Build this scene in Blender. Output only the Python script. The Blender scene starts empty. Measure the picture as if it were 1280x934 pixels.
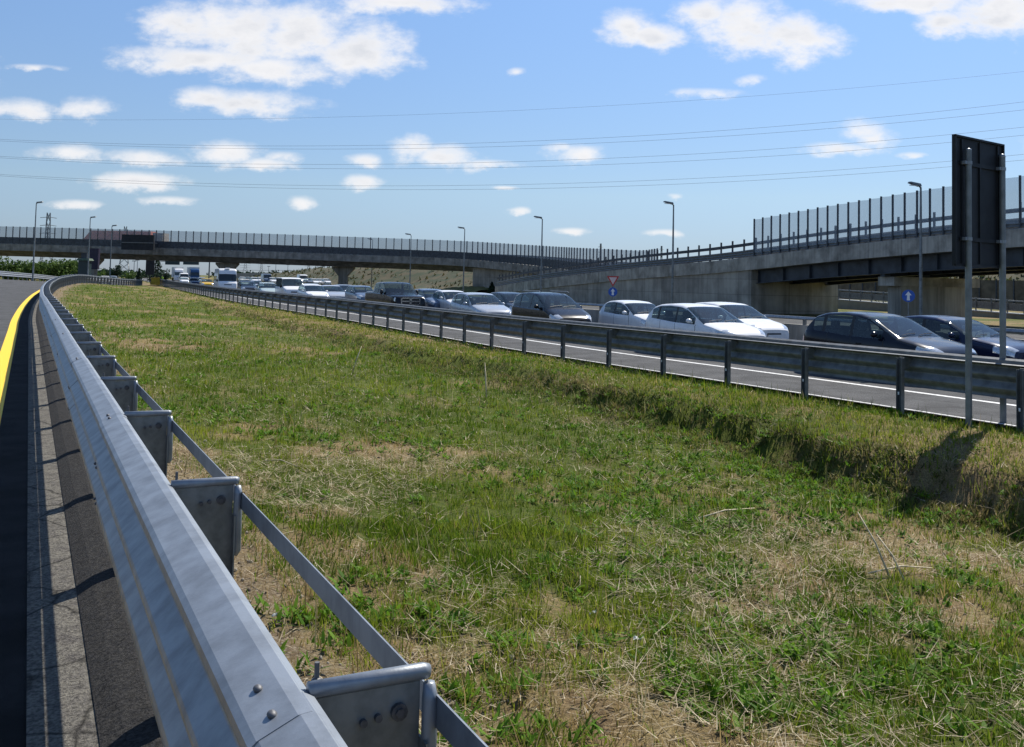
import bpy, bmesh, math, random
import numpy as np
from mathutils import Vector, Matrix
random.seed(7); rng = np.random.default_rng(11)
sc = bpy.context.scene
COL = sc.collection
F = 1200.0; H0 = 1.9; PITCH = math.radians(2.91); ROLL = 0.022

# ------------------------------------------------------------------ camera
cam_d = bpy.data.cameras.new('camera'); cam = bpy.data.objects.new('camera', cam_d); COL.objects.link(cam)
RM = Matrix.Rotation(math.pi/2 + PITCH, 3, 'X') @ Matrix.Rotation(ROLL, 3, 'Z')
cam.matrix_world = Matrix.Translation((0, 0, H0)) @ RM.to_4x4()
cam_d.sensor_width = 36; cam_d.sensor_fit = 'HORIZONTAL'; cam_d.lens = F/1280*36
cam_d.shift_y = -(467-291)/1280; cam_d.clip_start = .05; cam_d.clip_end = 9000
sc.camera = cam
def ray(px, py): return RM @ Vector(((px-640)/F, -(py-291)/F, -1))
def at(px, py, Y):                       # the point a pixel shows, Y metres ahead
    d = ray(px, py); return Vector((d.x/d.y*Y, Y, H0 + d.z/d.y*Y))
def proj(p):
    q = RM.transposed() @ (Vector(p)-Vector((0, 0, H0))); return 640+F*q.x/-q.z, 291-F*q.y/-q.z

# ------------------------------------------------------------------ object helpers
def link(o, parent=None):
    COL.objects.link(o)
    if parent: o.parent = parent
    return o
def tag(o, label=None, cat=None, group=None, kind=None):
    if label: o['label'] = label
    if cat: o['category'] = cat
    if group: o['group'] = group
    if kind: o['kind'] = kind
    return o
def empty(name, loc=(0, 0, 0), rz=0, label=None, cat=None, group=None):
    o = bpy.data.objects.new(name, None); o.empty_display_size = .2; link(o)
    o.location = loc; o.rotation_euler = (0, 0, rz); return tag(o, label, cat, group)
class MB:
    def __init__(s): s.v = []; s.f = []
    def add(s, vs, fs):
        n = len(s.v); s.v += [tuple(v) for v in vs]; s.f += [tuple(i+n for i in f) for f in fs]; return s
    def box(s, x0, x1, y0, y1, z0, z1, M=None, taper=1):
        cx, cy = (x0+x1)/2, (y0+y1)/2
        vs = [Vector((x, y, z0)) for x, y in ((x0, y0), (x1, y0), (x1, y1), (x0, y1))]
        vs += [Vector((cx+(x-cx)*taper, cy+(y-cy)*taper, z1)) for x, y in ((x0, y0), (x1, y0), (x1, y1), (x0, y1))]
        if M is not None: vs = [M @ v for v in vs]
        return s.add(vs, [(3, 2, 1, 0), (4, 5, 6, 7), (0, 1, 5, 4), (1, 2, 6, 5), (2, 3, 7, 6), (3, 0, 4, 7)])
    def tube(s, pts, r, n=6, cap=True):
        pts = [Vector(p) for p in pts]; rs = r if isinstance(r, (list, tuple)) else [r]*len(pts)
        vs = []; fs = []
        for i, p in enumerate(pts):
            t = (pts[min(i+1, len(pts)-1)]-pts[max(i-1, 0)]).normalized()
            a = t.cross(Vector((0, 0, 1)) if abs(t.z) < .9 else Vector((1, 0, 0))).normalized(); b = t.cross(a)
            for k in range(n):
                w = 2*math.pi*k/n; vs.append(p+(a*math.cos(w)+b*math.sin(w))*rs[i])
        for i in range(len(pts)-1):
            for k in range(n):
                j = (k+1) % n; fs.append((i*n+k, i*n+j, (i+1)*n+j, (i+1)*n+k))
        if cap: fs += [tuple(range(n))[::-1], tuple((len(pts)-1)*n+k for k in range(n))]
        return s.add(vs, fs)
    def disc(s, c, ax, r, th, n=16, r2=None):
        c = Vector(c); ax = Vector(ax).normalized(); return s.tube([c-ax*th/2, c+ax*th/2], [r, r2 or r], n)
    def prism(s, poly, M, d):             # poly in the local xy plane, thickness d along local z
        n = len(poly)
        vs = [M @ Vector((x, y, 0)) for x, y in poly]+[M @ Vector((x, y, d)) for x, y in poly]
        return s.add(vs, [tuple(range(n))[::-1], tuple(range(n, 2*n))]+[(i, (i+1) % n, n+(i+1) % n, n+i) for i in range(n)])
    def ell(s, c, rx, ry, rz, nu=10, nv=7, M=None):
        vs = []; fs = []; c = Vector(c)
        for i in range(nv+1):
            a = math.pi*i/nv
            for k in range(nu):
                w = 2*math.pi*k/nu; v = c+Vector((rx*math.sin(a)*math.cos(w), ry*math.sin(a)*math.sin(w), rz*math.cos(a)))
                vs.append(M @ v if M is not None else v)
        for i in range(nv):
            for k in range(nu): j = (k+1) % nu; fs.append((i*nu+k, (i+1)*nu+k, (i+1)*nu+j, i*nu+j))
        return s.add(vs, fs)
    def mesh(s, name, m, smooth=False, sharp=None):
        me = bpy.data.meshes.new(name); me.from_pydata(s.v, [], s.f); me.materials.append(m)
        if smooth:
            me.shade_smooth()
            if sharp: me.set_sharp_from_angle(angle=math.radians(sharp))
        me.update(); return me
    def build(s, name, m, parent=None, smooth=False, sharp=None, loc=None, rz=None):
        o = bpy.data.objects.new(name, s.mesh(name, m, smooth, sharp)); link(o, parent)
        if loc is not None: o.location = loc
        if rz is not None: o.rotation_euler = (0, 0, rz)
        return o

# ------------------------------------------------------------------ materials
def nd(nt, t, **k):
    n = nt.nodes.new(t)
    for a, b in k.items():
        if a in n.inputs: n.inputs[a].default_value = b
        else: setattr(n, a, b)
    return n
def mat(name, col, rough=.6, metal=0, scale=3, var=.15, bump=0, bscale=None, spec=.5, coat=0, detail=6, col2=None, fac=(.4, .65), rvar=.1, stretch=(1, 1, 1)):
    m = bpy.data.materials.new(name); m.use_nodes = True; nt = m.node_tree; nt.nodes.clear(); L = nt.links.new
    out = nd(nt, 'ShaderNodeOutputMaterial'); p = nd(nt, 'ShaderNodeBsdfPrincipled', Roughness=rough, Metallic=metal)
    p.inputs['Specular IOR Level'].default_value = spec; p.inputs['Coat Weight'].default_value = coat; p.inputs['Coat Roughness'].default_value = .03
    L(p.outputs[0], out.inputs[0])
    tc = nd(nt, 'ShaderNodeTexCoord'); mp = nd(nt, 'ShaderNodeMapping'); mp.inputs['Scale'].default_value = stretch; L(tc.outputs['Object'], mp.inputs[0])
    n1 = nd(nt, 'ShaderNodeTexNoise', Scale=scale, Detail=detail, Roughness=.6); L(mp.outputs[0], n1.inputs['Vector'])
    r = nd(nt, 'ShaderNodeMapRange'); r.inputs[1].default_value = fac[0]; r.inputs[2].default_value = fac[1]; L(n1.outputs[0], r.inputs[0])
    mx = nd(nt, 'ShaderNodeMix', data_type='RGBA'); c = Vector(col[:3]); c2 = Vector(col2) if col2 else c*(1-2*var)
    mx.inputs[6].default_value = (*(c*(1+var) if not col2 else c), 1); mx.inputs[7].default_value = (*c2, 1)
    L(r.outputs[0], mx.inputs[0]); L(mx.outputs[2], p.inputs['Base Color'])
    if rvar:
        rr = nd(nt, 'ShaderNodeMapRange'); rr.inputs[3].default_value = max(0, rough-rvar); rr.inputs[4].default_value = min(1, rough+rvar)
        L(n1.outputs[0], rr.inputs[0]); L(rr.outputs[0], p.inputs['Roughness'])
    if bump:
        n2 = nd(nt, 'ShaderNodeTexNoise', Scale=bscale or scale*8, Detail=5, Roughness=.65); L(mp.outputs[0], n2.inputs['Vector'])
        b = nd(nt, 'ShaderNodeBump', Strength=bump, Distance=.02); L(n2.outputs[0], b.inputs['Height']); L(b.outputs[0], p.inputs['Normal'])
    return m
M = {}
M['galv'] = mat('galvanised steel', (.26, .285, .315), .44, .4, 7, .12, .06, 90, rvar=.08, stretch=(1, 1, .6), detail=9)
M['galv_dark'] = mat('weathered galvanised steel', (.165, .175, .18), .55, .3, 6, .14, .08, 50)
M['bolt'] = mat('bolt steel', (.13, .13, .135), .6, .5, 30, .2)
M['asphalt'] = mat('asphalt', (.085, .086, .088), .9, 0, 1.2, .14, .5, 160, detail=8, spec=.2)
M['asphalt_shade'] = mat('asphalt with painted shade', (.016, .016, .017), .9, 0, 2, .2, .6, 120, spec=.12)  # near-black base colour paints in the depth of the guardrail's shadow
M['berm'] = mat('rough asphalt berm', (.055, .052, .048), .95, 0, 26, .3, 1, 90, spec=.1, col2=(.04, .039, .04))
M['gutter'] = mat('gutter concrete', (.20, .185, .155), .92, 0, 12, .2, .9, 90, spec=.1, col2=(.12, .11, .1), fac=(.42, .68))
def cracks(m, scale, w=.03, dark=.25, joint=None):
    nt = m.node_tree; L = nt.links.new; p = [n for n in nt.nodes if n.type == 'BSDF_PRINCIPLED'][0]; src = p.inputs['Base Color'].links[0].from_socket
    tc = nd(nt, 'ShaderNodeTexCoord'); n = nd(nt, 'ShaderNodeTexNoise', Scale=scale*2, Detail=4); L(tc.outputs['Object'], n.inputs['Vector']); ad = nd(nt, 'ShaderNodeMix', data_type='VECTOR'); ad.inputs[0].default_value = .12; L(tc.outputs['Object'], ad.inputs[4]); L(n.outputs['Color'], ad.inputs[5])
    v = nd(nt, 'ShaderNodeTexVoronoi', Scale=scale, feature='DISTANCE_TO_EDGE'); L(ad.outputs[1], v.inputs['Vector']); r_ = nd(nt, 'ShaderNodeMapRange'); r_.inputs[1].default_value = 0; r_.inputs[2].default_value = w; r_.inputs[3].default_value = dark; r_.inputs[4].default_value = 1; L(v.outputs['Distance'], r_.inputs[0])
    n3 = nd(nt, 'ShaderNodeTexNoise', Scale=55, Detail=6); L(tc.outputs['Object'], n3.inputs['Vector']); r3 = nd(nt, 'ShaderNodeMapRange'); r3.inputs[1].default_value = .38; r3.inputs[2].default_value = .6; r3.inputs[3].default_value = .55; r3.inputs[4].default_value = 1.15; L(n3.outputs[0], r3.inputs[0])
    mu = nd(nt, 'ShaderNodeMath', operation='MULTIPLY'); L(r_.outputs[0], mu.inputs[0]); L(r3.outputs[0], mu.inputs[1]); mx = nd(nt, 'ShaderNodeVectorMath', operation='SCALE'); L(src, mx.inputs[0]); L(mu.outputs[0], mx.inputs['Scale']); L(mx.outputs[0], p.inputs['Base Color'])
cracks(M['gutter'], 1.6, .022, .3); cracks(M['asphalt'], .35, .006, .6); cracks(M['berm'], 5, .02, .6)
def streaks(m, lo=.62, sc=1.3):
    nt = m.node_tree; L = nt.links.new; p = [n for n in nt.nodes if n.type == 'BSDF_PRINCIPLED'][0]; src = p.inputs['Base Color'].links[0].from_socket
    tc = nd(nt, 'ShaderNodeTexCoord'); mp = nd(nt, 'ShaderNodeMapping'); mp.inputs['Scale'].default_value = (sc, sc, .07); L(tc.outputs['Object'], mp.inputs[0]); n = nd(nt, 'ShaderNodeTexNoise', Scale=1.6, Detail=7, Roughness=.7); L(mp.outputs[0], n.inputs['Vector'])
    r_ = nd(nt, 'ShaderNodeMapRange'); r_.inputs[1].default_value = .36; r_.inputs[2].default_value = .60; r_.inputs[3].default_value = lo; r_.inputs[4].default_value = 1.08; L(n.outputs[0], r_.inputs[0]); mx = nd(nt, 'ShaderNodeVectorMath', operation='SCALE'); L(src, mx.inputs[0]); L(r_.outputs[0], mx.inputs['Scale']); L(mx.outputs[0], p.inputs['Base Color'])
M['yellow'] = mat('yellow road paint', (.88, .56, .03), .7, 0, 45, .06, .3, 100, col2=(.35, .24, .07), fac=(.60, .72))
M['white_line'] = mat('white road paint', (.6, .6, .59), .7, 0, 14, .2)
M['concrete'] = mat('concrete', (.33, .31, .27), .9, 0, .35, .18, .25, 12, detail=9, stretch=(1, 1, .5))
M['coping'] = mat('coping concrete', (.37, .345, .30), .9, 0, .8, .2, .3, 8)
M['flyover'] = mat('flyover concrete', (.25, .24, .22), .9, 0, .8, .2, .2, 6)
M['dark_steel'] = mat('dark painted steel', (.035, .045, .06), .55, .1, 1, .2)
M['fence_dark'] = mat('dark fence steel', (.05, .06, .075), .55, .2, 3, .2)
M['signback'] = mat('dark sign back', (.02, .023, .028), .6, .1, 2, .15, spec=.3)
M['grey_pole'] = mat('galvanised pole', (.2, .22, .23), .55, .4, 3, .15)
M['blue_sign'] = mat('blue sign', (.01, .09, .42), .4, 0, 5, .05)
M['white_sign'] = mat('white sign', (.8, .8, .8), .4, 0, 5, .03)
M['red_sign'] = mat('red sign', (.5, .02, .02), .4, 0, 5, .05)
M['pink_sign'] = mat('faded sign face', (.72, .55, .52), .45, 0, 5, .05)
M['green_sign'] = mat('dark green panel', (.012, .03, .035), .5, 0, 2, .1)
M['rubber'] = mat('tyre rubber', (.02, .02, .02), .85, 0, 20, .1)
M['black'] = mat('black plastic', (.015, .015, .017), .5, 0, 20, .1)
M['interior'] = mat('dark interior cloth', (.075, .075, .08), .9, 0, 20, .3)
M['rim'] = mat('alloy rim', (.45, .46, .48), .3, .9, 10, .1)
M['chrome'] = mat('chrome', (.7, .7, .72), .12, 1, 10, .05, rvar=.03)
M['plate'] = mat('number plate', (.75, .76, .78), .4, 0, 10, .03)
M['tail'] = mat('tail lamp', (.35, .01, .01), .2, 0, 10, .05, coat=1)
M['lens'] = mat('headlamp lens', (.62, .65, .68), .12, .35, 25, .15, coat=1, rvar=.05)
M['amber'] = mat('indicator lens', (.8, .35, .03), .2, 0, 10, .05, coat=1)
M['bark'] = mat('bark', (.09, .07, .05), .9, 0, 4, .25, .5, 20)
M['wood_stem'] = mat('dry stalk', (.62, .53, .36), .8, 0, 14, .2)
M['roof_tile'] = mat('red roof tiles', (.33, .12, .07), .85, 0, 2, .2)
M['wall_plaster'] = mat('plaster', (.42, .36, .28), .9, 0, 1, .1)
M['far_bridge'] = mat('far bridge concrete', (.3, .29, .27), .9, 0, .3, .12)
M['embank'] = mat('dry embankment grass', (.028, .042, .012), .95, 0, .4, .2, .9, 3, col2=(.075, .062, .028), fac=(.44, .56), detail=10)
M['white_obj'] = mat('white wrapping', (.75, .75, .75), .5, 0, 5, .05)
M['yellow_obj'] = mat('yellow plastic', (.75, .48, .02), .5, 0, 3, .1)
M['hivis'] = mat('high visibility cloth', (.45, .75, .04), .7, 0, 12, .1)
M['skin'] = mat('skin', (.5, .3, .22), .6, 0, 12, .05)
M['trouser'] = mat('dark trousers', (.03, .035, .05), .8, 0, 12, .1)
M['curtain'] = mat('white curtain box', (.62, .62, .6), .6, 0, .6, .06)
M['purple'] = mat('dark purple tarpaulin', (.018, .014, .04), .6, 0, 1, .15)
streaks(M['concrete']); streaks(M['coping'], .7); streaks(M['flyover'], .75)
PAINT = {}
def paint(key, col, metal=.0):
    PAINT[key] = mat(key+' car paint', col, .2, metal*.3, 6, .03, coat=.22, rvar=.03, spec=.3)
paint('white', (.82, .82, .82)); paint('navy', (.006, .007, .014), .3); paint('darkblue', (.012, .02, .055), .3); paint('black', (.005, .005, .007), .2)
paint('silver', (.42, .45, .50), .6); paint('bluegrey', (.12, .16, .23), .5); paint('blue', (.03, .08, .19), .4); paint('grey', (.16, .17, .19), .5)
paint('palegreen', (.42, .5, .48), .3); paint('yellow', (.6, .38, .03)); paint('red', (.3, .02, .02)); paint('anthracite', (.03, .035, .045), .4)
def glass_mat(name, tint, tr):
    m = bpy.data.materials.new(name); m.use_nodes = True; nt = m.node_tree; nt.nodes.clear(); L = nt.links.new
    out = nd(nt, 'ShaderNodeOutputMaterial'); t = nd(nt, 'ShaderNodeBsdfTransparent', Color=(*tint, 1)); g = nd(nt, 'ShaderNodeBsdfPrincipled', Roughness=.04)
    g.inputs['Base Color'].default_value = (.03, .045, .06, 1); g.inputs['Specular IOR Level'].default_value = .9; g.inputs['Coat Weight'].default_value = 1
    mx = nd(nt, 'ShaderNodeMixShader', Fac=1-tr); L(t.outputs[0], mx.inputs[1]); L(g.outputs[0], mx.inputs[2]); L(mx.outputs[0], out.inputs[0])
    return m
M['glass'] = glass_mat('car glass', (.72, .85, .84), .58)
M['glass_dark'] = glass_mat('dark car glass', (.2, .25, .25), .15)
def mesh_panel(name, alpha, col, sx):      # transparent noise panel with fine wires
    m = bpy.data.materials.new(name); m.use_nodes = True; nt = m.node_tree; nt.nodes.clear(); L = nt.links.new
    out = nd(nt, 'ShaderNodeOutputMaterial'); t = nd(nt, 'ShaderNodeBsdfTransparent'); g = nd(nt, 'ShaderNodeBsdfPrincipled', Roughness=.35)
    g.inputs['Base Color'].default_value = (*col, 1); tc = nd(nt, 'ShaderNodeTexCoord'); n = nd(nt, 'ShaderNodeTexNoise', Scale=sx, Detail=4)
    L(tc.outputs['Object'], n.inputs['Vector']); r = nd(nt, 'ShaderNodeMapRange'); r.inputs[3].default_value = alpha-.06; r.inputs[4].default_value = alpha+.06
    L(n.outputs[0], r.inputs[0]); mx = nd(nt, 'ShaderNodeMixShader'); L(r.outputs[0], mx.inputs[0]); L(t.outputs[0], mx.inputs[1]); L(g.outputs[0], mx.inputs[2]); L(mx.outputs[0], out.inputs[0])
    return m
M['panel'] = mesh_panel('clear noise panel', .30, (.35, .42, .5), .3)
M['panel_far'] = mesh_panel('noise panel', .33, (.25, .3, .36), .1)
def foliage_mat(name, col, col2, trans=.25, attr=None):
    m = bpy.data.materials.new(name); m.use_nodes = True; nt = m.node_tree; nt.nodes.clear(); L = nt.links.new
    out = nd(nt, 'ShaderNodeOutputMaterial'); p = nd(nt, 'ShaderNodeBsdfPrincipled', Roughness=.6); p.inputs['Specular IOR Level'].default_value = .08
    tr = nd(nt, 'ShaderNodeBsdfTranslucent')
    if attr:
        a = nd(nt, 'ShaderNodeAttribute', attribute_name=attr); src = a.outputs['Color']
    else:
        g = nd(nt, 'ShaderNodeNewGeometry'); mx = nd(nt, 'ShaderNodeMix', data_type='RGBA'); L(g.outputs['Random Per Island'], mx.inputs[0])
        mx.inputs[6].default_value = (*col, 1); mx.inputs[7].default_value = (*col2, 1); src = mx.outputs[2]
    L(src, p.inputs['Base Color']); L(src, tr.inputs[0]); s = nd(nt, 'ShaderNodeMixShader', Fac=trans); L(p.outputs[0], s.inputs[1]); L(tr.outputs[0], s.inputs[2]); L(s.outputs[0], out.inputs[0])
    return m
M['leaf'] = foliage_mat('tree leaves', (.045, .09, .02), (.12, .18, .045))
M['leaf_dark'] = foliage_mat('conifer needles', (.015, .035, .02), (.04, .07, .04))
M['blade'] = foliage_mat('grass blades', None, None, .4, 'tone')

# ------------------------------------------------------------------ numpy noise
def _h(i, j, s):
    n = (i.astype(np.int64)*374761393+j.astype(np.int64)*668265263+s*974634777) & 0x7fffffff
    n = ((n ^ (n >> 13))*1274126177) & 0x7fffffff; return ((n ^ (n >> 16)) & 0xffff)/65535.0
def vn(x, y, s=0):
    xi = np.floor(x); yi = np.floor(y); fx = x-xi; fy = y-yi; fx = fx*fx*(3-2*fx); fy = fy*fy*(3-2*fy)
    a = _h(xi, yi, s); b = _h(xi+1, yi, s); c = _h(xi, yi+1, s); d = _h(xi+1, yi+1, s)
    return a*(1-fx)*(1-fy)+b*fx*(1-fy)+c*(1-fx)*fy+d*fx*fy
def fbm(x, y, s=0, o=4):
    r = 0; a = .5; t = 0
    for k in range(o): r = r+a*vn(x*2**k+17.3*k, y*2**k+5.1*k, s+k); t += a; a *= .55
    return r/t
def sst(a, b, x): t = np.clip((x-a)/(b-a), 0, 1); return t*t*(3-2*t)

# ------------------------------------------------------------------ paths
class Path:
    def __init__(s, pts, step=.5):
        P = [Vector(p) for p in pts]; out = []
        for i in range(len(P)-1):
            p0 = P[max(i-1, 0)] if i else P[0]*2-P[1]; p1 = P[i]; p2 = P[i+1]; p3 = P[i+2] if i+2 < len(P) else P[-1]*2-P[-2]
            n = max(2, int((p2-p1).length/step)); t01 = (p1-p0).length**.5; t12 = (p2-p1).length**.5; t23 = (p3-p2).length**.5
            m1 = (p2-p1)+t12*((p1-p0)/t01-(p2-p0)/(t01+t12)); m2 = (p2-p1)+t12*((p3-p2)/t23-(p3-p1)/(t12+t23))
            for k in range(n):
                t = k/n; out.append((2*p1-2*p2+m1+m2)*t**3+(-3*p1+3*p2-2*m1-m2)*t*t+m1*t+p1)
        out.append(P[-1]); A = np.array([tuple(p) for p in out]); d = np.hypot(*(np.diff(A[:, :2], axis=0).T)); s.S = np.concatenate([[0], np.cumsum(d)])
        s.len = s.S[-1]; s.A = A
        g = np.gradient(A[:, :2], axis=0); s.T = g/np.hypot(g[:, 0], g[:, 1])[:, None]
    def p(s, d):
        return Vector([float(np.interp(d, s.S, s.A[:, k])) for k in range(3)])
    def t(s, d):
        v = Vector([float(np.interp(d, s.S, s.T[:, k])) for k in range(2)]+[0]); return v.normalized()
    def off(s, d, o, dz=0):
        p = s.p(d); t = s.t(d); return Vector((p.x+t.y*o, p.y-t.x*o, p.z+dz))
    def near(s, X, Y):                    # signed distance (right of the path positive), height, arclength
        sub = np.arange(0, len(s.A), 2); B = s.A[sub]; idx = np.empty(len(X), int)
        for i in range(0, len(X), 20000):
            d = (X[i:i+20000, None]-B[None, :, 0])**2+(Y[i:i+20000, None]-B[None, :, 1])**2; idx[i:i+20000] = sub[d.argmin(1)]
        T = s.T[idx]; dx = X-s.A[idx, 0]; dy = Y-s.A[idx, 1]; al = dx*T[:, 0]+dy*T[:, 1]
        perp = dx*T[:, 1]-dy*T[:, 0]; end = ((idx >= len(s.A)-2) | (idx == 0)) & (np.abs(al) > 1)
        S = s.S[idx]+al; return perp, np.interp(S, s.S, s.A[:, 2]), S
    def find_px(s, px, off=0, lo=None, hi=None):
        lo = 0 if lo is None else lo; hi = s.len if hi is None else hi; best = None
        for k in range(400):
            d = lo+(hi-lo)*k/399; q = s.off(d, off)
            if q.y < 1: continue
            e = abs(proj(q)[0]-px)
            if best is None or e < best[0]: best = (e, d)
        d0 = best[1]; w = (hi-lo)/399
        for k in range(60):
            d = d0-w+2*w*k/59; e = abs(proj(s.off(d, off))[0]-px)
            if e < best[0]: best = (e, d)
        return best[1]
def sweep(path, prof, s0, s1, step=2.0, closed=True, caps=True, mb=None, dz=0):
    mb = mb or MB(); n = max(1, int(math.ceil((s1-s0)/step))); k = len(prof); vs = []; fs = []
    for i in range(n+1):
        d = s0+(s1-s0)*i/n
        for o, z in prof: vs.append(path.off(d, o, z+dz))
    for i in range(n):
        for j in range(k if closed else k-1):
            jj = (j+1) % k; fs.append((i*k+j, i*k+jj, (i+1)*k+jj, (i+1)*k+j))
    if caps and closed: fs += [tuple(range(k)), tuple(n*k+j for j in range(k))[::-1]]
    return mb.add(vs, fs)
def frame(path, d, o=0, dz=0):            # local x along the path, y to its left, z up
    t = path.t(d); p = path.off(d, o, dz)
    return Matrix(((t.x, -t.y, 0, p.x), (t.y, t.x, 0, p.y), (0, 0, 1, p.z), (0, 0, 0, 1)))

LP = Path([(-.5017*y+.665, y, 0) for y in (-14, -6, 0, 8, 16, 24, 32, 40)]+[(-28.1, 58, .08), (-35.9, 75, .25), (-43.1, 92, .46), (-48.3, 107, .66), (-52.3, 120, .52), (-56.6, 138, .15), (-61.6, 158, -.1), (-66.2, 172, -.16), (-77, 198, -.16), (-100, 240, -.16), (-190, 440, -.16)])
RP = Path([(-.533*y+15.45, y, -.16) for y in (-10, 2, 10, 20, 30)]+[(-8.9, 48.6, -.16), (-21, 74, -.16), (-36.2, 109, -.16), (-49.2, 140, -.16), (-60, 166, -.16), (-74, 200, -.16), (-99, 260, -.16), (-180, 450, -.16)])
def s_at_Y(path, Y): return float(np.interp(Y, path.A[:, 1], path.S))
S_MERGE_L = s_at_Y(LP, 181)

# ------------------------------------------------------------------ terrain
def height(X, Y, rough=True):
    tl, zl, sl = LP.near(X, Y); tr, zr, sr = RP.near(X, Y); tr = -tr        # both positive inside the median
    inside = (tl > 0) & (tr > 0); w = np.maximum(tl+tr, .1); u = np.clip(tl/w, 0, 1)
    D = np.interp(Y, [0, 10, 14, 20, 28, 60, 110, 140], [.72, .70, .50, .24, .16, .10, .05, 0])
    edge = 2.95+1.3*(fbm(sr*.6, sr*0, 31, 3)-.5)+.7*(fbm(X*1.3, Y*1.3, 35, 2)-.5)
    foot = edge+.35+.3*np.minimum(D, .8)
    bank = sst(0, 1, (tr-edge)/np.maximum(foot-edge, .1)); field = np.clip(tl/np.maximum(w-foot, 1), 0, 1)**.9
    z = zl*(1-u)+zr*u-.03-D*np.where(tr < foot, .35*sst(.9, 3.0, tr)+(1-.35*sst(.9, 3.0, tr))*bank, field)
    z = z+.10*sst(.2, 2.2, tr)*(1-bank)*np.interp(Y, [0, 30, 60], [1, .8, .2])
    amp = np.interp(np.hypot(X, Y), [0, 15, 60, 200], [1, 1, 2.2, 1])*(1+1.6*np.exp(-((tr-foot)/.6)**2))*sst(.1, .9, tl)*sst(.1, .8, tr)
    if rough: z = z+amp*(.11*(fbm(X*.8, Y*.8, 3, 4)-.5)+.10*(fbm(X*3.6, Y*3.6, 9, 4)-.5))
    sup = np.clip(-tl, 0, 12)*.035*sst(60, 110, Y)*(1-sst(135, 175, Y))
    zo = np.where(tl <= 0, zl-.15+sup, zr-.07)
    zo = np.where(tl < -12.5, zo-np.clip((-tl-12.5)*.15, 0, .9), zo); zo = np.where(tr < -13, zo-.0, zo)
    z = np.where(inside, z, zo)
    return z, tl, tr, inside
def greenness(X, Y, tl, tr):
    g = .30+.95*(fbm(X*.33, Y*.33, 51, 4)-.5)*1.5+.9*(fbm(X*1.7, Y*1.7, 61, 3)-.5)+.32
    g = g-.65*np.exp(-((tl-.45)/.5)**2)-.22*np.exp(-((tl-1.9)/.9)**2)*(1-sst(6, 12, Y))-.36*np.exp(-((tr-1.6)/1.1)**2)
    for px_, py_, r_, a_ in PATCH: g = g-.34*a_*np.exp(-(((X-px_)**2+(Y-py_)**2)/r_**2))*(.6+.8*fbm(X*2, Y*2, 71, 2))
    return np.clip(g, 0, 1)
PATCH = []
for qx, qy, r_, a_ in ((470, 745, .75, .75), (420, 660, .6, .5), (540, 870, .5, .5), (300, 560, .8, .5), (230, 480, 1.3, .55), (640, 800, .4, .3), (1100, 735, 1.0, .55), (1220, 760, .8, .45), (880, 690, .9, .4), (760, 600, 1.2, .35), (650, 905, .45, .5), (950, 590, 1.2, .4), (520, 560, 1.3, .3), (330, 440, 2.5, .35)):
    d_ = ray(qx, qy); t_ = (-.35-H0)/d_.z; PATCH.append((d_.x*t_, d_.y*t_, r_, a_))
angs = np.radians(np.concatenate([np.arange(-50, 50, .28), np.arange(50, 310, 8)])); rad = [.5]
while rad[-1] < 5000: rad.append(rad[-1]*(1.017 if rad[-1] < 220 else 1.08))
rad = np.array(rad); na, nr = len(angs), len(rad)
XX = (rad[:, None]*np.sin(angs)[None]).ravel(); YY = (rad[:, None]*np.cos(angs)[None]).ravel()
ZZ, TL, TR, INS = height(XX, YY)
far = sst(240, 400, np.hypot(XX, YY)); ZZ = ZZ*(1-far)-.6*far
GG = greenness(XX, YY, TL, TR)
vs = np.column_stack([XX, YY, ZZ]); vs = np.vstack([vs, [[0, 0, -.1]]])
ii, jj = np.meshgrid(np.arange(nr-1), np.arange(na), indexing='ij'); j2 = (jj+1) % na
quads = np.stack([ii*na+jj, (ii+1)*na+jj, (ii+1)*na+j2, ii*na+j2], -1).reshape(-1, 4)
def np_mesh(name, verts, faces, k):
    me = bpy.data.meshes.new(name); me.vertices.add(len(verts)); me.vertices.foreach_set('co', np.asarray(verts, np.float32).ravel())
    me.loops.add(len(faces)*k); me.loops.foreach_set('vertex_index', np.asarray(faces, np.int32).ravel())
    me.polygons.add(len(faces)); me.polygons.foreach_set('loop_start', np.arange(len(faces), dtype=np.int32)*k); me.update(calc_edges=True); return me
gm = np_mesh('ground', vs, quads, 4); gm.shade_smooth()
at_ = gm.attributes.new('green', 'FLOAT', 'POINT'); at_.data.foreach_set('value', np.append(GG*np.where(INS, 1, .8), 0).astype(np.float32))
dirt = np.where(INS, np.exp(-((TL-.35)/.8)**2), 0); at_ = gm.attributes.new('dirt', 'FLOAT', 'POINT'); at_.data.foreach_set('value', np.append(dirt, 0).astype(np.float32))
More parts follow.
